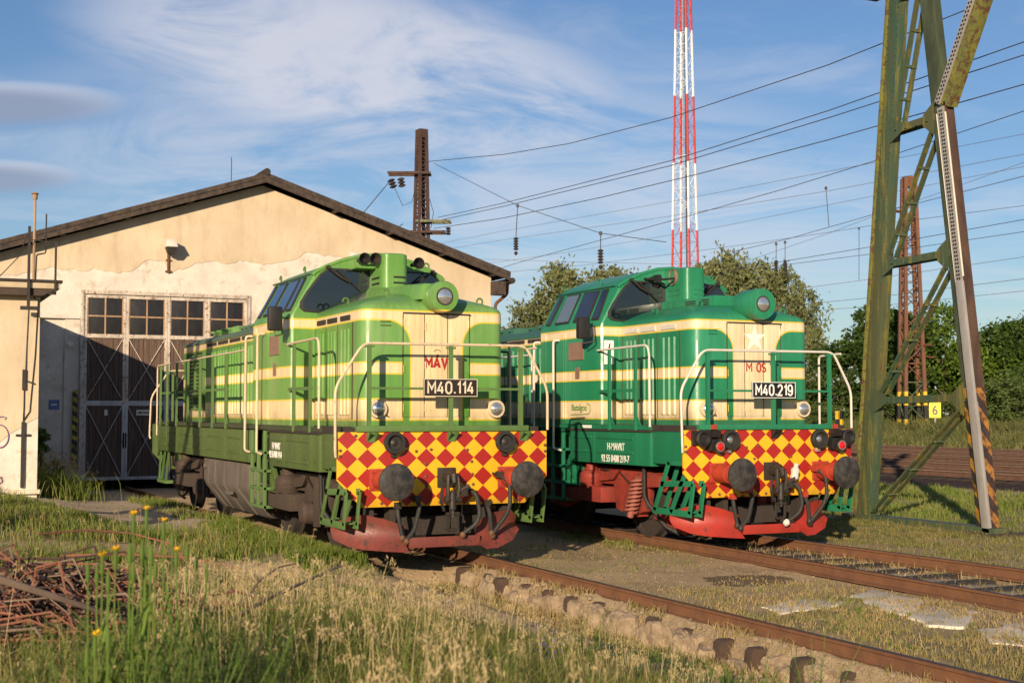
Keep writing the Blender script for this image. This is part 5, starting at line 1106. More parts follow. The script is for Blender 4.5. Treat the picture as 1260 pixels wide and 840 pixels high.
            MB().tube([(bc+1.4, sy*1.13, .72), (bc+.9, sy*1.13, .98), (bc+.3, sy*1.13, 1.0)], .015, 6).tube([(bc-.5, sy*1.13, .9), (bc-.9, sy*1.14, .7), (bc-1.4, sy*1.13, .9)], .015, 6).build('pipe', MT['dark_metal'], F_)
            MB().bar((bc+2.3*dr, sy*.82, .17), (bc+1.5*dr, sy*.85, .36), .05, .10).bar((bc+1.9*dr, sy*.9, .20), (bc+2.0*dr, sy*.9, .8), .05, .05).build('brake_gear', BG, F_)
            # green support struts from the skirt
            MB().bar((bc-.78, sy*1.25, 1.14), (bc-.42, sy*1.24, .72), .05, .14).bar((bc-.52, sy*1.25, 1.14), (bc-.16, sy*1.24, .72), .05, .14).box(bc-.48, bc-.12, sy*1.2, sy*1.3, .70, .74).build('support_strut', G, L, bevel=.005)
    for sy in (-1, 1):
        MB().bar((-11.45, sy*1.28, 1.12), (-11.75, sy*1.28, .5), .03, .07).bar((-11.85, sy*1.28, 1.1), (-12.2, sy*1.28, .5), .03, .07).bar((-12.25, sy*1.28, .5), (-11.4, sy*1.28, .5), .16, .06).bar((-12.3, sy*1.28, 1.1), (-12.45, sy*1.28, .5), .03, .07).build('corner_steps', GR, L)
    return L
locoA = locomotive((0, 0, 0), 'a')
locoB = locomotive((.221, 4.849, 0), 'b')
# ================================================================ foliage
def leaf_mat(name, c1, c2, c3, tr=.35):
    s = M_(name); gi = s.n('ShaderNodeNewGeometry'); rp = gi.outputs['Random Per Island']
    c = s.mix(s.rm(rp, 0, 1), c1, c2); c = s.mix(s.rm(s.noise(.55, 4, .6), .42, .62, 0, .75), c, c3)
    s.col(c).set(Roughness=.6, Specular_IOR_Level=.25)
    tl = s.n('ShaderNodeBsdfTranslucent'); mx = s.n('ShaderNodeMixShader'); mx.inputs[0].default_value = tr
    s.l(s.mix(1., c, (1.1, 1.15, .6), 'MULTIPLY'), tl.inputs[0]); s.l(s.b.outputs[0], mx.inputs[1]); s.l(tl.outputs[0], mx.inputs[2]); s.l(mx.outputs[0], s.out.inputs[0]); return s.mat
def np_mesh(name, V, F, mt, k):
    me = bpy.data.meshes.new(name); me.vertices.add(len(V)); me.vertices.foreach_set('co', V.astype(np.float32).ravel())
    me.loops.add(F.size); me.loops.foreach_set('vertex_index', F.astype(np.int32).ravel()); me.polygons.add(len(F))
    me.polygons.foreach_set('loop_start', np.arange(0, F.size, k, dtype=np.int32)); me.update(); me.materials.append(mt); return me
def cards(C, size, flat=.0):           # one bent leaf (quad) at every centre
    n = len(C); d = rng.normal(size=(n, 3)); d /= np.linalg.norm(d, axis=1)[:, None]; e = rng.normal(size=(n, 3)); e -= (e*d).sum(1)[:, None]*d; e /= np.linalg.norm(e, axis=1)[:, None]
    s = (size*rng.uniform(.6, 1.3, n))[:, None]; V = np.stack([C-d*s, C+e*s*.55, C+d*s, C-e*s*.55], 1).reshape(-1, 3)
    return V, np.arange(4*n).reshape(-1, 4)
def crown(w, h, zb, nb, nl, leaf, seed, lumps=14, gap=.35):
    r = np.random.default_rng(seed); V = []
    # boughs: lumpy set of spheres filling an uneven envelope
    L_ = []
    for k in range(lumps):
        t = r.uniform(0, 2*math.pi); zz = r.uniform(0, 1)**.8; rad = w/2*(.80*math.sin(math.pi*min(1, zz*.82+.15))**.7)*r.uniform(.35, 1.)
        L_.append((rad*math.cos(t), rad*math.sin(t), zb+h*(.08+.80*zz), r.uniform(.11, .29)*w))
    for cx, cy, cz, cr in L_:
        for _ in range(nb//lumps):
            d = r.normal(size=3); d /= np.linalg.norm(d); q = np.array([cx, cy, cz])+d*cr*r.uniform(.55, 1.08)*np.array([1, 1, .85])
            m_ = nl; V.append(q+r.normal(size=(m_, 3))*cr*r.uniform(.10, .22))
    C = np.concatenate(V); C[:, 2] = np.maximum(C[:, 2], .1); return C
TM = [leaf_mat('leaf_poplar', (.155, .18, .062), (.28, .285, .14), (.095, .115, .04)), leaf_mat('leaf_dark', (.045, .09, .016), (.085, .14, .025), (.028, .055, .010)), leaf_mat('leaf_bright', (.10, .17, .018), (.16, .24, .03), (.045, .085, .012)), leaf_mat('leaf_bush', (.11, .16, .04), (.18, .23, .07), (.07, .11, .03))]
BK = worn('bark', (.12, .09, .065), (.06, .045, .035), .6, 6, .9)
def trunk_mb(h, w, seed):
    r = random.Random(seed); m = MB(); m.tube([(0, 0, -.3), (.05*w, 0, h*.25), (-.03*w, .04*w, h*.55), (0, 0, h*.9)], [.045*w, .035*w, .02*w, .004*w], 8)
    for k in range(9):
        z = h*r.uniform(.15, .7); t = r.uniform(0, 6.28); l = w*r.uniform(.25, .45)
        m.tube([(0, 0, z), (l*.5*math.cos(t), l*.5*math.sin(t), z+l*.35), (l*math.cos(t), l*math.sin(t), z+l*.9)], [.018*w, .011*w, .003*w], 5)
    return m
tmesh = {}
def tree(x, y, w, h, kind, lb, grp='trees beyond the yard', seed=0, cat='tree', name='broadleaf_tree', zb=.0, dens=1., rot=0.):
    key = (kind, seed)
    if key not in tmesh:
        C = crown(6., 8., .4 if kind else 1.0, int(520*dens), 26, .1, 100+seed*7+kind, lumps=15 if kind != 3 else 9)
        V, F = cards(C, .145 if kind else .13); tmesh[key] = (np_mesh('crown', V, F, TM[kind], 4), trunk_mb(7.6, 6, seed).mesh('trunk', BK))
    t = empty(name, (x, y, -.25), lb, cat, grp)
    for nm, me_ in (('crown', tmesh[key][0]), ('trunk', tmesh[key][1])):
        o = bpy.data.objects.new(nm, me_); COL.objects.link(o); o.parent = t; o.scale = (w/6., w/6., h/8.4); o.rotation_euler.z = rot
    return t
def at(u, d): l = (u-630)/1654.4*d; return CAMP.x-math.cos(A)*d+math.sin(A)*l, CAMP.y+math.sin(A)*d+math.cos(A)*l
TR = [  # image column used only while laying the row out; each stands at its own depth
 (664, 128, 9, 13.0, 0, 0, 'greyish tree left of the emerald cab, lower left one of the pair'), (694, 126, 9, 15.8, 0, 1, 'tall greyish poplar behind the emerald cab windows'), (750, 127, 10, 16.4, 0, 2, 'grey green poplar right behind the emerald cab roof'),
 (800, 132, 7, 14.8, 0, 0, 'grey green treetop just left of the radio mast foot'), (884, 118, 7.5, 15.9, 0, 1, 'grey green poplar just right of the vent box of the emerald engine'), (925, 116, 8.5, 15.6, 0, 2, 'tall grey green poplar directly behind the round headlamp of the emerald engine'),
 (966, 114, 7.0, 13.6, 0, 0, 'grey green poplar whose edge shows right of the round headlamp'), (996, 112, 3.4, 9.6, 0, 2, 'slim sparse young tree between the emerald nose and the dense trees'),
 (1036, 97, 7.0, 7.6, 1, 0, 'dark spreading tree at the left end of the dense row'), (1080, 99, 8.5, 10.9, 1, 1, 'dark round tree behind the left gantry leg'), (1126, 101, 7, 9.8, 1, 2, 'tall dark tree behind the distant lattice mast'),
 (1168, 100, 7, 10.3, 2, 0, 'bright yellow green tree between the two gantry legs'), (1205, 99, 5.5, 8.0, 2, 1, 'bright green tree just right of the right gantry leg'), (1248, 97, 7, 9.1, 1, 2, 'dark green tree at the right edge of the photo'),
 (1292, 96, 8, 9, 2, 2, 'bright green tree beyond the right edge'), (1340, 95, 8, 9, 1, 0, 'dark green tree beyond the right edge, farthest right')]
for i, (u_, d, w, h, kind, sd_, lb) in enumerate(TR):
    x, y = at(u_, d); tree(x, y, w, h, kind, lb, seed=sd_, dens=1.0 if kind else .95, rot=i*1.3)
for i, (u_, d, w, h, lb) in enumerate([(1020, 92, 4, 2.6, 'low grey green bush at the foot of the row, beside the emerald nose'), (1098, 93, 5, 3.0, 'low bush between the marker posts and the lattice mast'), (1236, 88, 5.5, 4.4, 'loose grey green bush in front of the row, right of the gantry'), (1268, 86, 5, 4.2, 'loose bush at the right edge in front of the dark tree'), (1176, 95, 5, 3.0, 'low bush right of the number 6 sign')]):
    x, y = at(u_, d); tree(x, y, w, h, 3, lb, 'bushes beyond the yard', seed=3, cat='bush', name='bush', rot=i*2.1, dens=.7)
# ================================================================ grasses
def in_view(x, y, mu=90, top=0.):
    dx, dy = x-CAMP.x, y-CAMP.y; d = -dx*math.cos(A)+dy*math.sin(A); l = dx*math.sin(A)+dy*math.cos(A); u_ = 630+1654.4*l/np.maximum(d, .1)
    return (d > 1.6) & (u_ > -mu) & (u_ < 1260+mu), d
def blades(x, y, h, w, lean, name):
    n = len(x); z = ground(x, y)-.01; t = rng.uniform(0, 2*math.pi, n); a = np.stack([np.cos(t), np.sin(t), np.zeros(n)], 1)
    t2 = rng.uniform(0, 2*math.pi, n); b = np.stack([np.cos(t2), np.sin(t2), np.zeros(n)], 1); P = np.stack([x, y, z], 1); up_ = np.array([0, 0, 1.]); w = w[:, None]; h = h[:, None]; ln = lean[:, None]*h
    V = np.stack([P-a*w, P+a*w, P+b*ln*.25+up_*h*.55+a*w*.8, P+b*ln*.25+up_*h*.55-a*w*.8, P+b*ln+up_*h*(1-.25*lean[:, None])], 1)
    V = V.reshape(-1, 3); k = np.arange(n)*5; F = np.concatenate([np.stack([k, k+1, k+2], 1), np.stack([k, k+2, k+3], 1), np.stack([k+3, k+2, k+4], 1)]); return V, F
def grass_mat(name, c1, c2, c3):
    s = M_(name); gi = s.n('ShaderNodeNewGeometry'); rp = gi.outputs['Random Per Island']
    c = s.mix(s.rm(rp, .0, 1), c1, c2); c = s.mix(s.rm(s.noise(1.1, 4, .6), .42, .66, 0, .8), c, c3); s.col(c).set(Roughness=.6, Specular_IOR_Level=.2)
    tl = s.n('ShaderNodeBsdfTranslucent'); mx = s.n('ShaderNodeMixShader'); mx.inputs[0].default_value = .35; s.l(c, tl.inputs[0]); s.l(s.b.outputs[0], mx.inputs[1]); s.l(tl.outputs[0], mx.inputs[2]); s.l(mx.outputs[0], s.out.inputs[0]); return s.mat
GM = grass_mat('grass_green', (.11, .17, .025), (.20, .25, .045), (.28, .26, .09)); GD = grass_mat('grass_dry', (.48, .35, .16), (.34, .26, .11), (.26, .24, .08)); GW = grass_mat('weed_green', (.07, .14, .025), (.14, .21, .04), (.12, .15, .04))
BX, BY = at(28, 8.0)
def brushclear(x, y): return 1-.93*sstep((1.25-np.hypot((x-BX)*.75, (y-BY)*1.1))/.5)
def scatter(n, x0, x1, y0, y1, f, hf, wf, lean, name, mt, lb, keep=None):
    x = rng.uniform(x0, x1, n); y = rng.uniform(y0, y1, n); v, d = in_view(x, y); x, y, d = x[v], y[v], d[v]
    k = rng.uniform(0, 1, len(x)) < f(x, y)*brushclear(x, y); x, y, d = x[k], y[k], d[k]
    h = hf(x, y)*rng.uniform(.45, 1.15, len(x)); w = wf*(1+d*.035)*rng.uniform(.7, 1.3, len(x)); V, F = blades(x, y, h, w, rng.uniform(.05, lean, len(x)), name)
    o = bpy.data.objects.new(name, np_mesh(name, V, F, mt, 3)); COL.objects.link(o); return tag(o, lb, 'grass', kind='stuff')
def clump(x, y, s=0): return .25+.75*sstep((fbm(x*2.4, y*2.4, 50+s)-.40)/.2)
def hg(x, y): 
    a = .06+.19*sstep((-y-1.1)/1.2)*(.5+fbm(x*.8, y*.8, 41))*(1-.45*sstep((-x-3)/4)); a = a*(1-.65*apron(x, y)); a = np.where((x < -.3) & (y > -2.2), np.minimum(a, .13), a); return a+.10*sstep((-y-3.2)/1)*sstep((-x-8)/2)
notrail = lambda x, y: ~((abs(y-.752) < .07) | (abs(y) < 1.2) & (x < .3))
scatter(170000, -19.5, 3.5, -9, -.85, lambda x, y: grassy(x, y)*clump(x, y)*notrail(x, y)*(.30+.45*sstep((x+14)/8)), hg, .0035, .7, 'left_verge_grass', GM, 'green grass on the verge left of the near engine')
scatter(26000, -14, 4.5, -9, -.9, lambda x, y: grassy(x, y)*clump(x, y, 3)*notrail(x, y)*.6, lambda x, y: hg(x, y)*.9, .0035, .9, 'left_verge_dry_grass', GD, 'dry blades among the green grass on the left verge')
fz = lambda x, y: sstep((x-2.6)/1.6)*sstep((-y-1.15-.15*np.clip(6-x, 0, 2))/.5)
hf_ = lambda x, y: .20+.24*sstep((x-3)/3)*sstep((-y-1.2)/1.2)
scatter(150000, 2, 13.5, -9, -.8, lambda x, y: fz(x, y)*(.45+.55*clump(x, y, 5)), hf_, .0028, .6, 'foreground_grass', GM, 'tall green grass across the foreground bank')
scatter(45000, 2, 13.5, -9, -.6, lambda x, y: fz(x, y)*clump(x, y, 9), lambda x, y: hf_(x, y)*1.05, .0026, .9, 'foreground_dry_grass', GD, 'straw coloured dry grass across the foreground bank')
scatter(16000, 3.5, 13, -1.5, .25, lambda x, y: sstep((x-4.5)/2)*clump(x, y, 13)*.6, lambda x, y: .16+0*x, .003, .8, 'trackside_weeds', GW, 'low weeds between the foreground bank and the rusty rail')
dz = lambda x, y: grassy(x, y)*(abs(y-.752) > .08)*(abs(y-(4.08-.04*np.clip(x, 0, 20))) > .1)*(abs(y-(5.6+.035*np.clip(x, 0, 20))) > .1)
scatter(90000, -3, 11, .85, 4.4, lambda x, y: dz(x, y)*clump(x, y, 15)*.9, lambda x, y: .035+.09*sstep((x-1.5)/3)*(fbm(x*1.4, y*1.4, 60))+.0*x, .0032, 1.0, 'dry_grass_between_tracks', GD, 'short golden dry grass between the two tracks')
scatter(22000, -7, 11, .85, 4.4, lambda x, y: dz(x, y)*sstep((fbm(x*1.5, y*1.5, 71)-.52)/.06), lambda x, y: .08+.06*sstep((-x)/1)+0*x, .0035, .9, 'green_tufts_between_tracks', GM, 'small green tufts between the two tracks')
scatter(90000, -6, 12, 5.9, 10.6, lambda x, y: dz(x, y)*clump(x, y, 21), lambda x, y: .05+.07*fbm(x*1.2, y*1.2, 61), .004, 1.0, 'far_verge_grass', grass_mat('grass_verge', (.14, .17, .035), (.26, .23, .08), (.30, .23, .10)), 'thin yellowish grass between the far track and the gantry')
scatter(90000, -20, 8, 10.4, 20.4, lambda x, y: grassy(x, y)*clump(x, y, 23), lambda x, y: .09+.15*fbm(x*.9, y*.9, 62), .0048, .8, 'yard_edge_grass', GM, 'green grass strip behind the gantry foot beside the yard tracks')
scatter(6000, -2, 9, 4.25, 5.6, lambda x, y: dz(x, y)*3, lambda x, y: .12+0*x, .003, .9, 'grass_in_far_track', GD, 'sparse dry stalks between the rails of the far track')
scatter(120000, -75, -30, 48.5, 60, lambda x, y: clump(x*.4, y*.4, 25), lambda x, y: .6+1.2*sstep((y-48.5)/6)*(.4+fbm(x*.5, y*.5, 63)), .012, .7, 'weeds_beyond_yard', grass_mat('weeds_far', (.14, .16, .045), (.24, .22, .09), (.10, .13, .04)), 'tall pale weeds between the yard tracks and the trees')
scatter(26000, -13, .4, -1.9, -.84, lambda x, y: sstep((fbm(x*1.8, y*1.8, 93)-.42)/.12)*(1-.75*sstep((-x-5)/3)), lambda x, y: .09+.12*fbm(x*2, y*2, 90), .0035, .8, 'trackside_grass', GM, 'grass growing against the wheels of the near engine')
scatter(16000, -.6, 10, -.5, .66, lambda x, y: sstep((fbm(x*2.2, y*2.2, 97)-.44)/.1), lambda x, y: .07+.10*fbm(x*3, y*3, 98), .003, 1.0, 'pit_edge_dry_grass', GD, 'dry weeds growing over the crumbled stones beside the near rail')
# wild oat heads
def oats(n, x0, x1, y0, y1, f, hf, name, lb, sc=1.):
    x = rng.uniform(x0, x1, n); y = rng.uniform(y0, y1, n); v, d = in_view(x, y, 20); x, y = x[v], y[v]; k = rng.uniform(0, 1, len(x)) < f(x, y); x, y = x[k], y[k]; n = len(x)
    h = hf(x, y)*rng.uniform(.7, 1.15, n); z = ground(x, y); t = rng.uniform(0, 6.28, n); ln = rng.uniform(.05, .35, n); VV, FF = [], []; b = 0
    top = np.stack([x+np.cos(t)*ln*h, y+np.sin(t)*ln*h, z+h], 1); base = np.stack([x, y, z], 1); w = np.array([.0013*math.sin(A), .0013*math.cos(A), 0])
    V = np.stack([base-w*1.4, base+w*1.4, top+w, top-w], 1).reshape(-1, 3); VV.append(V); FF.append(np.arange(4*n).reshape(-1, 4)); b = 4*n
    m_ = 24; u_ = np.tile(np.linspace(0, 1, m_), n); T = np.repeat(top, m_, 0); L_ = np.repeat((.07+.05*rng.uniform(0, 1, n))*sc, m_); S_ = np.stack([np.cos(t)*.35, np.sin(t)*.35, -np.ones(n)], 1); S_ = np.repeat(S_, m_, 0)
    C = T+np.stack([np.repeat(np.cos(t), m_)*.5, np.repeat(np.sin(t), m_)*.5, .35-0*u_], 1)*((u_**1.2)*L_*.9)[:, None]-np.array([0, 0, 1.])*((u_**2)*L_*.5)[:, None]+rng.normal(size=T.shape)*(.011*sc*np.array([1, 1, .9]))
    d = S_*.6+rng.normal(size=T.shape)*.55+np.array([0, 0, -.5]); d /= np.linalg.norm(d, axis=1)[:, None]; e = np.cross(d, rng.normal(size=T.shape)); e /= np.linalg.norm(e, axis=1)[:, None]; s_ = (rng.uniform(.006, .012, len(C))*sc)[:, None]
    VV.append(np.stack([C-d*s_, C+e*s_*.30, C+d*s_*1.2, C-e*s_*.30], 1).reshape(-1, 3)); FF.append(np.arange(4*len(C)).reshape(-1, 4)+b)
    o = bpy.data.objects.new(name, np_mesh(name, np.concatenate(VV), np.concatenate(FF), OM, 4)); COL.objects.link(o); tag(o, lb, 'grass', kind='stuff')
OM = grass_mat('seed_heads', (.50, .38, .18), (.62, .48, .26), (.34, .28, .12))
oats(3000, 2.5, 12.8, -8, -1.1, lambda x, y: fz(x, y)*sstep((fbm(x*1.1, y*1.1, 80)-.38)/.15)*(1-.85*sstep((-y-5.2)/.6)), lambda x, y: hf_(x, y)*1.08+.09, 'wild_oat_heads', 'beige drooping seed heads of wild oats over the foreground grass', 1.25)
oats(500, -6, 2.5, -6, -1.4, lambda x, y: grassy(x, y)*.5, lambda x, y: .3+0*x, 'verge_seed_heads', 'pale seed heads scattered on the left verge', .8)
oats(160, -19.5, -15.5, -3.5, -2.2, lambda x, y: 1+0*x, lambda x, y: .7+0*x, 'shed_corner_seed_heads', 'reddish beige seed heads at the shed corner', 1.6)
# shrub in the dark corner between annex and shed, grass tuft
C = crown(1.3, 1.4, .0, 160, 22, .05, 900, 9); V, F = cards(C, .06); t = empty('elder_bush', (-18.8, -3.05, .15), 'dark leafy bush in the shaded corner between annex and shed door', 'bush')
o = bpy.data.objects.new('foliage', np_mesh('foliage', V, F, TM[3], 4)); COL.objects.link(o); o.parent = t
MB().tube([(0, 0, 0), (.05, .1, .5), (-.1, .1, 1.1)], .02, 6).tube([(0, 0, .2), (.3, -.1, .8)], .014, 6).tube([(0, 0, .2), (-.3, .2, .8)], .014, 6).build('stem', BK, t)
x = rng.normal(-13.6, .55, 2600); y = rng.normal(-3.35, .38, 2600); V, F = blades(x, y, rng.uniform(.25, .8, 2600), np.full(2600, .007), rng.uniform(.2, .8, 2600), 'g')
o = bpy.data.objects.new('grass_tuft', np_mesh('grass_tuft', V, F, GM, 3)); COL.objects.link(o); tag(o, 'big green grass tuft at the foot of the annex corner', 'grass', kind='stuff')
# ================================================================ yellow flowers, leafy weeds
FY = M_('petal_yellow').col((.85, .50, .01)).set(Roughness=.6).mat; FS = leaf_mat('stem_green', (.11, .19, .03), (.17, .25, .045), (.08, .14, .03), .25)
def goatsbeard(u_, d, stems, lb):
    x, y = at(u_, d); z = float(ground(x, y)); t = empty('goatsbeard_plant', (x, y, z), lb, 'wildflower', 'yellow goatsbeard plants'); r = random.Random(int(u_*7+d))
    for du, vt, fl in stems:
        l = (du*1.25+r.uniform(-4, 4))/1654.4*d; h = CAMP.z-(vt-506.5)/1654.4*d-z; bx, by = l*math.sin(A), l*math.cos(A); k = r.uniform(-.3, .3)
        P = [Vector((bx*k, by*k, 0)), Vector((bx*.7, by*.7, h*.35)), Vector((bx*.95, by*.95, h*.7)), Vector((bx, by, h))]
        o = MB().tube(P, [.0042, .004, .0035, .0032], 6)
        # swelling bud sheath
        o.lathe(P[3]+Vector((0, 0, -.075)), (0, 0, 1), [(0, .0045), (.012, .0075), (.035, .0085), (.06, .006), (.078, .003 if not fl else .008)], 7)
        st_ = o.build('stem', FS, t)
        m = MB()
        for j in range(3):
            q = P[1].lerp(P[2], j/3); a = r.uniform(0, 6.28); L_ = r.uniform(.16, .30); dx, dy = math.cos(a), math.sin(a); nrm = Vector((-dy, dx, 0))*.006
            V = [q-nrm, q+nrm, q+Vector((dx*L_*.3, dy*L_*.3, L_*.6))+nrm*.8, q+Vector((dx*L_*.3, dy*L_*.3, L_*.6))-nrm*.8, q+Vector((dx*L_*.75, dy*L_*.75, L_*.85))]
            m.add([tuple(v_) for v_ in V], [(0,1,2,3),(3,2,4)])
        m.build('leaf', FS, st_)
        if fl:
            m = MB()
            for j in range(16):
                a = j*2*math.pi/16+r.uniform(-.1, .1); e_ = r.uniform(.3, 1.1); dv = Vector((math.cos(a)*math.cos(e_), math.sin(a)*math.cos(e_), math.sin(e_))); sd_v = Vector((-math.sin(a), math.cos(a), 0))*.0045; q = P[3]+Vector((0, 0, -.005)); L_ = r.uniform(.022, .032)
                m.add([tuple(q), tuple(q+dv*L_*.7+sd_v), tuple(q+dv*L_), tuple(q+dv*L_*.7-sd_v)], [(0,1,2,3)])
            m.build('flower', FY, t)
goatsbeard(176, 5.2, [(-5, 632, 1), (4, 626, 1), (-14, 668, 0), (12, 665, 0), (2, 672, 0)], 'tallest pair of yellow flowers in the left foreground')
goatsbeard(206, 5.6, [(1, 640, 1), (8, 652, 0), (-8, 690, 0)], 'single yellow flower just right of the tallest pair')
goatsbeard(132, 5.0, [(0, 682, 1), (12, 676, 1), (-18, 690, 0), (-10, 694, 0), (6, 700, 0)], 'low spreading yellow flower at the left of the flower group')
goatsbeard(232, 5.9, [(0, 668, 0), (10, 680, 0), (-9, 676, 1), (18, 694, 0)], 'thin budded plant at the right end of the flower group')
goatsbeard(122, 4.4, [(0, 778, 1), (14, 770, 0), (-8, 790, 0)], 'yellow bud lowest in the left foreground')
goatsbeard(160, 4.9, [(0, 668, 0), (14, 664, 0), (24, 670, 0), (-16, 702, 0), (8, 690, 0)], 'stout budded green stems between the yellow flowers')
def leafy(u_, d, vt, lb, w=.05):
    x, y = at(u_, d); z = float(ground(x, y)); h = CAMP.z-(vt-506.5)/1654.4*d-z; t = empty('leafy_weed', (x, y, z), lb, 'weed', 'leafy weeds in the foreground'); r = random.Random(int(u_)); 
    w *= 1.5
    for s_ in range(7):
        ax_, ay = r.uniform(-.26, .26), r.uniform(-.26, .26); hh = h*r.uniform(.75, 1); P = [Vector((ax_*.2, ay*.2, 0)), Vector((ax_*.45, ay*.45, hh*.55)), Vector((ax_, ay, hh))]
        st_ = MB().tube(P, [.004, .0032, .0015], 5).build('stem', FS, t); m = MB()
        for j in range(64):
            f = .12+.88*j/64; q = P[0].lerp(P[2], f); a = j*2.4; e_ = r.uniform(-.15, .75); L_ = w*(1.25-f*.7)*r.uniform(.8, 1.2); dv = Vector((math.cos(a)*math.cos(e_), math.sin(a)*math.cos(e_), math.sin(e_))); sv = Vector((-math.sin(a), math.cos(a), 0))*L_*.065
            m.add([tuple(q), tuple(q+dv*L_*.5+sv), tuple(q+dv*L_), tuple(q+dv*L_*.5-sv)], [(0,1,2,3)])
        m.build('leaf', GW, st_)
leafy(245, 4.6, 752, 'feathery dark green weed right of the yellow flowers'); leafy(215, 4.4, 778, 'feathery weed at the bottom edge below the flowers'); leafy(150, 4.3, 800, 'feathery weed at the bottom left'); leafy(285, 4.8, 762, 'feathery weed at the right of the dark green clump')
leafy(180, 4.9, 735, 'feathery dark weed behind the lowest yellow bud', .06); leafy(110, 5.0, 742, 'feathery weed left of the lowest yellow bud', .06); leafy(262, 5.3, 728, 'tallest feathery weed of the dark clump', .06); leafy(320, 5.6, 748, 'small feathery weed at the right edge of the dark clump', .06); leafy(60, 4.7, 775, 'feathery weed below the brush pile', .06)
leafy(300, 6.0, 742, 'broad leaved young weed among the dead stalks', .07); leafy(1000, 8.0, 775, 'bushy green weed in front of the near rail, centre right', .05); leafy(930, 8.3, 800, 'small bushy weed left of the centre right one', .05); leafy(715, 10.5, 742, 'green weed beside the pit wall stones', .04)
# ================================================================ brush pile and debris
TW = worn('twig_reddish', (.26, .10, .06), (.14, .07, .045), .6, 6, .8); TW3 = worn('twig_dark', (.07, .04, .03), (.035, .025, .02), .6, 6, .9); TW2 = worn('twig_grey', (.24, .17, .12), (.12, .08, .06), .6, 6, .8)
x0, y0 = BX, BY; z0 = float(ground(x0, y0))
bp = empty('brush_pile', (x0, y0, z0), 'tangled pile of dry reddish brushwood at the left edge', 'brush pile'); r = random.Random(5)
for nm, mt_x, cnt in (('red_twigs', TW, 620), ('grey_twigs', TW2, 240), ('dark_twigs', TW3, 520)):
    m = MB()
    for k in range(cnt):
        a = r.gauss(1.0, .6); l = r.uniform(.3, 1.1); cx = r.gauss(.1, .72); cy = r.gauss(.05, .58); cz = r.uniform(0, 1)*.68*math.exp(-(cx*cx+cy*cy)*.8); dx, dy = math.cos(a)*l/2, math.sin(a)*l/2; b_ = r.uniform(-.12, .18)
        m.tube([(cx-dx, cy-dy, cz*.6+.02), (cx-dx*.3, cy-dy*.3+r.uniform(-.05, .05), cz+b_*.7+.03), (cx+dx*.4, cy+dy*.4, cz+b_+.03), (cx+dx, cy+dy, cz*.7+r.uniform(0, .2))], [r.uniform(.004, .009)]*3+[.003], 5)
    tag(m.build('twig', mt_x, bp), kind='stuff'); (lambda **k: None)(label={'r': 'dry reddish twigs', 'g': 'grey twigs', 'd': 'dark twigs'}[nm[0]]); 
def br(pts, rr, lb, mt_x=TW2):
    P = []
    for u_, v_, d in pts: x, y = at(u_, d); P.append(Vector((x, y, CAMP.z-(v_-506.5)/1654.4*d)))
    o = P[0].copy(); t = MB().tube([tuple(p-o) for p in P], rr, 7).build('fallen_branch', mt_x); t.location = o; tag(t, lb, 'branch', 'fallen branches')
br([(-30, 700, 6.6), (60, 728, 6.8), (110, 744, 7.0), (150, 758, 7.2)], [.022, .018, .014, .008], 'thickest bare grey branch lying over the brushwood')
br([(280, 765, 7.3), (330, 735, 7.8), (380, 712, 8.4), (425, 693, 9.0)], [.012, .012, .010, .006], 'long pale branch slanting up to the right in the grass')
br([(300, 742, 7.6), (322, 712, 7.9), (345, 696, 8.2), (374, 690, 8.4)], [.007, .007, .006, .004], 'forked thin branch above the long pale one')
br([(50, 656, 9.6), (110, 651, 10.0), (165, 655, 10.2), (215, 668, 10.2), (240, 700, 10.0)], [.007]*5, 'arched reddish bramble cane over the verge grass', TW)
br([(80, 682, 9.2), (150, 680, 9.2), (230, 684, 9.4), (300, 698, 9.4)], [.008, .008, .007, .005], 'straight reddish cane lying along the grass', TW)
br([(10, 690, 8.6), (80, 700, 8.6), (150, 716, 8.4), (215, 728, 8.2)], [.008, .008, .007, .005], 'reddish cane running out of the pile to the right', TW)
x, y = at(22, 9.6); t = empty('rusty_cylinder', (x, y, float(ground(x, y))+.12), 'rusty crumpled tank with flaking yellow paint on the brush pile', 'scrap metal'); t.rotation_euler = (0, 0, .9)
MB().lathe((-.16, 0, .16), (1, 0, 0), [(0, .06), (.01, .10), (.10, .11), (.11, .10), (.22, .10), (.23, .115), (.36, .10), (.38, .07)], 14).build('shell', worn('flaking_yellow', (.60, .33, .02), (.3, .14, .03), .8, 7, .6, rust=(.14, .05, .02), rust_amt=1.1, streak=0), t); MB().tube([(0, 0, .24), (0, .01, .36)], .015, 6).box(-.2, .26, -.13, .13, .0, .06).build('fitting', MT['rust'], t)
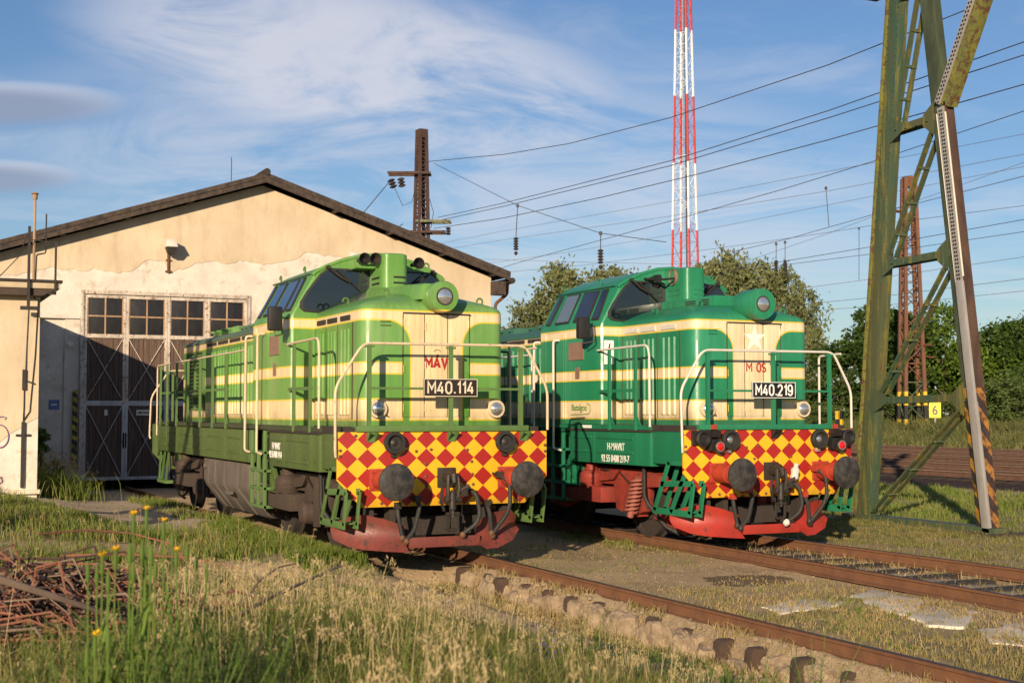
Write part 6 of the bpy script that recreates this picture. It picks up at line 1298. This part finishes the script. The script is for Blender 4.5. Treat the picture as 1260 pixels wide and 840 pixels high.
lx = rng.uniform(-5, 10.5, 52000); ly = rng.uniform(-.5, 10, 52000); v_, d_ = in_view(lx, ly); kp = v_ & (abs(ly-.752) > .06) & (abs(ly-4.05) > .12) & (abs(ly-5.66) > .12) & (rng.uniform(0, 1, 52000) < .25+.75*sstep((fbm(lx*1.6, ly*1.6, 55)-.42)/.2)); lx, ly = lx[kp], ly[kp]; n_ = len(lx)
V, F = blades(lx, ly, rng.uniform(.012, .035, n_), rng.uniform(.0016, .0032, n_), rng.uniform(1.2, 3.3, n_), 's'); o = bpy.data.objects.new('straw_litter', np_mesh('straw_litter', V, F, GD, 3)); COL.objects.link(o); tag(o, 'dry straw litter strewn over the dirt around the tracks', 'litter', kind='stuff')
MT['gravel'] = worn('gravel_stone', (.30, .23, .15), (.20, .15, .10), .7, 5, .9, streak=0)
# loose stones between the tracks
m = MB(); r = random.Random(3)
for k in range(3000):
    x = r.uniform(-3, 10); y = r.choice([r.uniform(.85, 4.), r.uniform(-.6, .5), r.uniform(-.2, .9), r.uniform(.3, .7), r.uniform(5.8, 10), r.uniform(3.2, 5.6)]); s_ = .005+.014*r.random()**2.5+(.015 if (y < .65 and r.random() < .25) else 0); z = float(ground(x, y))
    P = [(x+s_*math.cos(t)*r.uniform(.6, 1.3), y+s_*math.sin(t)*r.uniform(.6, 1.3)) for t in (0, 1.1, 2.3, 3.4, 4.6, 5.5)]
    m.loft([[(a_, b_, z-.01) for a_, b_ in P], [(a_, b_, z+s_*.5) for a_, b_ in P], [(x+(a_-x)*.5, y+(b_-y)*.5, z+s_*.8) for a_, b_ in P]])
tag(m.build('gravel', MT['gravel']), 'small loose stones scattered over the dirt between the tracks', 'gravel', kind='stuff')
# blue wildflowers by the rail
m = MB(); 
x0, y0 = at(668, 9.6)
t = empty('blue_wildflower', (x0, y0, float(ground(x0, y0))), 'small violet blue wildflower clump below the near rail', 'wildflower')
for k in range(9): MB().tube([(0, 0, 0), (r.uniform(-.08, .08), r.uniform(-.08, .08), .22+.02*k)], .003, 5).build('stem', FS, t) if k < 4 else None
for k in range(60):
    q = Vector((r.gauss(0, .06), r.gauss(0, .06), r.uniform(.10, .42))); m.lathe(q, (r.uniform(-1, 1), r.uniform(-1, 1), 1), [(0, .002), (.006, .008), (.010, .002)], 5)
tag(m.build('flower', M_('violet').col((.10, .06, .35)).mat, t), kind='stuff')
